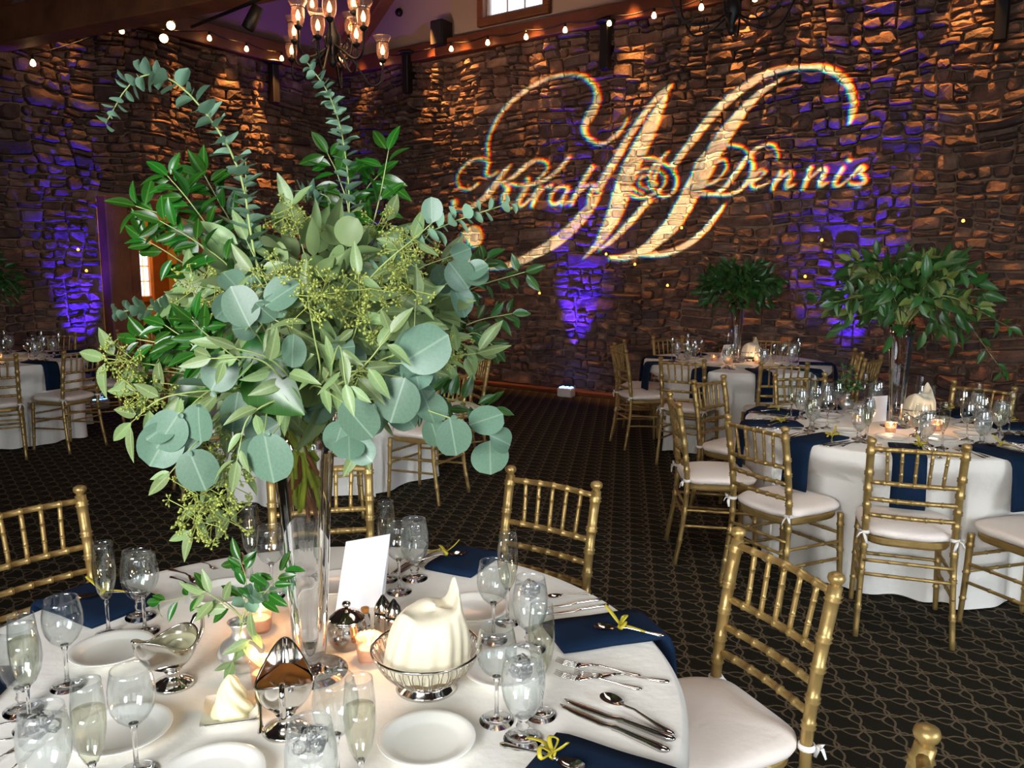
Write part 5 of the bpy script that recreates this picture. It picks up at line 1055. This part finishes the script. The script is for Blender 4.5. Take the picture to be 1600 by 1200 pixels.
# seeded eucalyptus
SEEDED = [([(470, 560, YC - .1), (420, 450, YC - .12), (385, 375, YC - .1)], 13), ([(495, 540, YC), (478, 410, YC - .04), (455, 325, YC - .05)], 14), ([(540, 520, YC), (565, 420, YC - .05), (605, 345, YC)], 14), ([(580, 540, YC), (640, 470, YC), (690, 410, YC)], 13), ([(600, 565, YC - .05), (680, 530, YC - .05), (745, 545, YC)], 13),
 ([(400, 590, YC - .1), (320, 520, YC - .15), (300, 440, YC - .15)], 12), ([(380, 600, YC - .15), (270, 575, YC - .2), (165, 560, YC - .2)], 13), ([(400, 630, YC - .15), (310, 620, YC - .25), (215, 610, YC - .25)], 12), ([(430, 655, YC - .2), (350, 715, YC - .3), (300, 830, YC - .32)], 14), ([(440, 640, YC - .15), (390, 700, YC - .25), (355, 800, YC - .27)], 12),
 ([(560, 600, YC - .2), (590, 640, YC - .25), (560, 700, YC - .27)], 7), ([(620, 585, YC - .1), (690, 560, YC - .1), (745, 552, YC - .1)], 9), ([(520, 480, YC + .1), (540, 400, YC + .1), (525, 335, YC + .1)], 12), ([(560, 500, YC - .15), (620, 430, YC - .18), (645, 375, YC - .15)], 12), ([(470, 560, YC - .25), (440, 490, YC - .32), (395, 425, YC - .33)], 11), ([(530, 570, YC - .25), (560, 500, YC - .32), (560, 430, YC - .33)], 12), ([(590, 600, YC - .2), (640, 545, YC - .25), (650, 470, YC - .25)], 10), ([(460, 600, YC - .3), (420, 560, YC - .38), (350, 540, YC - .4)], 9), ([(500, 590, YC - .3), (490, 520, YC - .38), (480, 460, YC - .4)], 10), ([(380, 640, YC - .25), (310, 690, YC - .3), (265, 740, YC - .3)], 8), ([(370, 610, YC - .25), (260, 620, YC - .3), (205, 660, YC - .3)], 9), ([(440, 590, YC - .35), (400, 560, YC - .42), (330, 560, YC - .44)], 8), ([(530, 600, YC - .35), (570, 570, YC - .42), (610, 520, YC - .43)], 9), ([(510, 590, YC - .35), (530, 540, YC - .43), (540, 600, YC - .46)], 7), ([(450, 620, YC - .3), (390, 650, YC - .38), (370, 720, YC - .4)], 8)]
SB = [B('seeded_leaf', n, 66, pts, name='seeded_branch', start=.38, droop=.75) for pts, n in SEEDED]
for u, v, Y, k in ((462, 345, YC - .06, 1), (450, 330, YC - .05, 1), (520, 350, YC + .08, 12), (590, 352, YC - .02, 2), (440, 450, YC - .36, 14), (448, 430, YC - .36, 14), (545, 480, YC - .34, 15), (560, 445, YC - .35, 15), (600, 425, YC - .2, 13), (630, 400, YC - .2, 13), (652, 380, YC - .16, 13), (302, 440, YC - .17, 5), (330, 470, YC - .18, 5), (185, 545, YC - .22, 6), (200, 572, YC - .22, 6), (215, 620, YC - .27, 7), (235, 612, YC - .27, 7), (322, 690, YC - .33, 8), (345, 720, YC - .33, 8), (320, 775, YC - .34, 8), (300, 805, YC - .34, 8), (355, 770, YC - .3, 9), (345, 815, YC - .3, 9), (575, 590, YC - .3, 16), (585, 500, YC - .33, 15), (705, 540, YC - .1, 4), (640, 455, YC - .27, 16), (500, 440, YC - .4, 18), (490, 470, YC - .42, 18), (690, 415, YC, 3)):
    seeds_on(SB[k], ARR, u, v, Y, 1.0 + .25 * FR.random())
# silver dollar eucalyptus
for pts, n, L in (([(540, 600, YC - .2), (590, 565, YC - .32), (650, 545, YC - .36)], 9, 70), ([(555, 625, YC - .2), (610, 625, YC - .32), (690, 655, YC - .36), (765, 680, YC - .34)], 9, 66), ([(420, 610, YC - .2), (340, 605, YC - .33), (275, 655, YC - .38)], 9, 78), ([(440, 570, YC - .2), (405, 500, YC - .3), (375, 455, YC - .3)], 8, 66), ([(560, 520, YC - .05), (640, 430, YC - .08), (705, 400, YC - .05)], 6, 50), ([(600, 540, YC), (680, 455, YC - .04), (725, 435, YC - .04)], 8, 56), ([(450, 650, YC - .25), (415, 690, YC - .32)], 4, 78), ([(530, 640, YC - .25), (545, 680, YC - .32)], 5, 76), ([(520, 560, YC - .25), (470, 520, YC - .35), (430, 500, YC - .38)], 7, 62), ([(590, 620, YC - .2), (640, 610, YC - .3), (655, 600, YC - .34)], 6, 74), ([(330, 640, YC - .2), (290, 690, YC - .33)], 5, 70)):
    B('silver_dollar_leaf', max(3, int(n * .7)), L * .84, pts, name='silver_dollar_branch', start=.4, droop=.6, face=1.2)
for u, v, L, du, dv in ((640, 560, 88, 25, -15), (628, 605, 80, -10, 30), (674, 328, 40, -2, -40), (270, 660, 74, -20, 30), (310, 645, 66, 0, 30), (415, 690, 88, 5, 30), (300, 715, 74, 10, 25), (545, 640, 78, 20, 25), (335, 600, 66, 10, -20), (385, 500, 70, -10, -20), (425, 470, 64, 20, -15), (705, 665, 66, 5, 25)):
    Y = YC - .40; p = aty(u - du * .5, v - dv * .5, Y); br = branch(ARR, [MOUTH, MOUTH.lerp(p, .55) + Vector((0, -.06, .05)), p], 'silver_dollar_leaf', 1, .01, start=1, tip=False, name='silver_dollar_branch'); put('silver_dollar_leaf', br, p, aty(u + du, v + dv, Y) - p, TOCAM + rv(.3), L * .00098, ARR.location)
# the crowded heart of the bouquet
core = MB(); cen = aty(490, 520, YC); 
for k in range(430):
    d = rv(1.0)
    while d.length > 1: d = rv(1.0)
    p = cen + Vector((d.x * .27, d.y * .26, d.z * .20 + .02))
    if math.hypot(p.x - vx, p.y - vy) < .16 and p.z < MZ + .08: continue
    me = FR.choice(LEAF[('seeded_leaf', 'seeded_leaf', 'silver_dollar_leaf')[k % 3]]); L = FR.uniform(.06, .1) * (1 if k % 3 < 2 else .75); mt = orient(p - ARR.location, d + rv(.5) + Vector((0, 0, -.3)), TOCAM * .7 + rv(.8), L)
    core.add([mt @ v.co for v in me.vertices], [tuple(q.vertices) for q in me.polygons])
o = core.build('inner_foliage', M['seeded'], ARR); o['kind'] = 'stuff'
for k in range(46):
    a = k * 2.399; r0 = .045 + .004 * math.sin(k); r1 = .034 * math.sqrt(FR.random()) + .008; zl = MZ - FR.uniform(.09, .23); p0 = Vector((vx + r0 * math.cos(a), vy + r0 * math.sin(a), MZ + .03)); a2 = a + PI * FR.uniform(.6, 1.2); p1 = Vector((vx + r1 * math.cos(a2), vy + r1 * math.sin(a2), zl)); b = MB(); b.tube([p0 - ARR.location, (p0.lerp(p1, .5) + rv(.006)) - ARR.location, p1 - ARR.location], FR.uniform(.0035, .0065), 7); b.build('cut_stem', M['brownstem' if k % 3 == 0 else 'freshstem'], ARR)

# bud vase with a few sprigs
t = thing('bud_vase', 'round silvery bud vase with small sprigs in front of the tall vase', 'vase', (*on(378, 1045), ZT)); bvp = t.location.copy()
lat_('body', [(0, .0), (.022, .0), (.03, .005), (.043, .024), (.045, .038), (.037, .056), (.02, .068), (.015, .08), (.018, .092), (.024, .1), (.022, .1), (.016, .092), (.013, .08), (0, .07)], M['mercury'], t, 36); t.scale = (1.12,) * 3
SP = thing('sprig_posy', 'little posy of green sprigs in the round bud vase', 'bouquet', bvp + Vector((0, 0, .075)), 0)
for pts, kind, n, L in (([(378, 965, bvp.y), (330, 930, bvp.y + .04), (250, 940, bvp.y + .07)], 'glossy_leaf', 9, .066), ([(380, 960, bvp.y), (385, 910, bvp.y), (375, 875, bvp.y)], 'glossy_leaf', 9, .066), ([(385, 960, bvp.y), (415, 925, bvp.y - .06), (440, 892, bvp.y - .08)], 'glossy_leaf', 10, .06), ([(380, 960, bvp.y - .02), (395, 930, bvp.y - .05), (440, 920, bvp.y - .06)], 'coin_leaf', 18, .038), ([(375, 965, bvp.y - .03), (345, 940, bvp.y - .05), (320, 925, bvp.y - .05)], 'seeded_leaf', 5, .08), ([(378, 975, bvp.y - .04), (372, 1005, bvp.y - .07), (364, 1034, bvp.y - .075)], 'seeded_leaf', 2, .075), ([(385, 972, bvp.y - .04), (400, 1000, bvp.y - .06), (390, 1000, bvp.y - .065)], 'seeded_leaf', 3, .075)):
    branch(SP, [bvp + Vector((FR.uniform(-.006, .006), FR.uniform(-.006, .006), .085))] + [aty(*q) for q in pts], kind, n, L, start=.5, name='sprig', r0=.0015, r1=.0008)

# bouquets on the farther tables
def bush(c, z0, label, kinds, nb, nl, L, rad, up_, droopside=None, stuff=False, vase=True, seed=1):
    A = thing('greenery_arrangement', label, 'bouquet', (c[0], c[1], z0)); rr = random.Random(seed); o0 = A.location.copy()
    for k in range(nb):
        a = 2 * PI * k / nb * 2.618 + rr.uniform(-.3, .3); e = rr.uniform(-.15, 1.25); q = Vector((math.cos(a) * math.cos(e) * rad[0], math.sin(a) * math.cos(e) * rad[0], up_ + math.sin(e) * rad[1])) * rr.uniform(.75, 1.05)
        end = o0 + q; mid = o0 + Vector((q.x * .45, q.y * .45, max(q.z * .75, .16)))
        if droopside and (Vector((q.x, q.y)).normalized().dot(Vector(droopside)) > .8) and k % 2: end.z = o0.z - rr.uniform(.0, .25); end.x += .12
        kd = kinds[k % len(kinds)]
        if not stuff: branch(A, [o0 + Vector((0, 0, -.02)), mid, end], kd, nl, L, start=.25, droop=.35)
        else:
            P = [Vector(p) for p in smooth_path([o0 + Vector((0, 0, -.02)), mid, end], 12)]; b = MB()
            for j in range(nl):
                i = rr.randrange(5, 12); me = FR.choice(LEAF[kd]); mt = orient(P[i] - o0 + rv(.03), (P[i] - P[i - 1]).normalized() + rv(1) + Vector((0, 0, -.4)), TOCAM + rv(.8), L * rr.uniform(.7, 1.2)); b.add([mt @ v.co for v in me.vertices], [tuple(f.vertices) for f in me.polygons])
            s_ = MB(); s_.tube([p - o0 for p in P], .003, 4); br = s_.build('leafy_branch', M['stem'], A); f_ = b.build('foliage', LEAF[kd][0].materials[0], br); f_['kind'] = 'stuff'
    cm = MB()
    for k in range(260):
        d = rv(1.0)
        while d.length > 1: d = rv(1.0)
        if math.hypot(d.x, d.y) * rad[0] * .85 < .21 and up_ + .04 + d.z * rad[1] * .85 < .13: continue
        me = FR.choice(LEAF['dark_leaf']); mt = orient(Vector((d.x * rad[0] * .85, d.y * rad[0] * .85, up_ + .04 + d.z * rad[1] * .85)), d + rv(.6) + Vector((0, 0, -.3)), TOCAM * .6 + rv(.8), L * rr.uniform(.8, 1.3)); cm.add([mt @ v.co for v in me.vertices], [tuple(f.vertices) for f in me.polygons])
    fo = cm.build('inner_foliage', M['darkleaf'], A); fo['kind'] = 'stuff'
    for k in range(8):
        a = k * 2.4; b = MB(); b.tube([(.05 * math.cos(a), .05 * math.sin(a), .02), (.02 * math.cos(a + 2.5), .02 * math.sin(a + 2.5), -.22)], .005, 5); b.build('cut_stem', M['brownstem'], A)
zt = ZO + .575
bush(TR, zt, 'dark bushy bouquet with olive sprays on the right-hand table', ['dark_leaf', 'dark_leaf', 'olive_leaf'], 40, 14, .10, (.46, .30), .11, (1, 0), seed=5)
bush(TB, zt, 'small dark bouquet on the table by the stone wall', ['dark_leaf'], 34, 24, .10, (.38, .28), .08, None, True, seed=6)
bush(TM, zt, 'bouquet on the middle table behind the big greenery', ['dark_leaf', 'olive_leaf'], 18, 16, .085, (.36, .26), .12, None, True, seed=7)
bush(TL, zt, 'dark bouquet cut by the left edge on the far left table', ['dark_leaf'], 24, 20, .085, (.36, .30), .12, None, True, seed=8)
for (u, v, Y) in ((1322, 640, 4.35),):
    p = at(u, v, ZO); t = thing('bud_vase', 'small bud vase with dark leaves on the right-hand table', 'vase', (p.x, p.y, ZO)); so = [o for o in COL.objects if o.name.startswith('body') and o.parent and o.parent.name == 'bud_vase'][0]; link('body', so.data, t)
    Q = thing('sprig_posy', 'posy of dark leaves in the bud vase on the right-hand table', 'bouquet', (p.x, p.y, ZO + .08))
    for k in range(7): a = k * .9; branch(Q, [Q.location, Q.location + Vector((.03 * math.cos(a), .03 * math.sin(a), .06)), Q.location + Vector((.06 * math.cos(a), .06 * math.sin(a), .08 + .05 * (k % 3)))], 'dark_leaf', 6, .045, start=.3, name='sprig', r0=.0015, r1=.001)
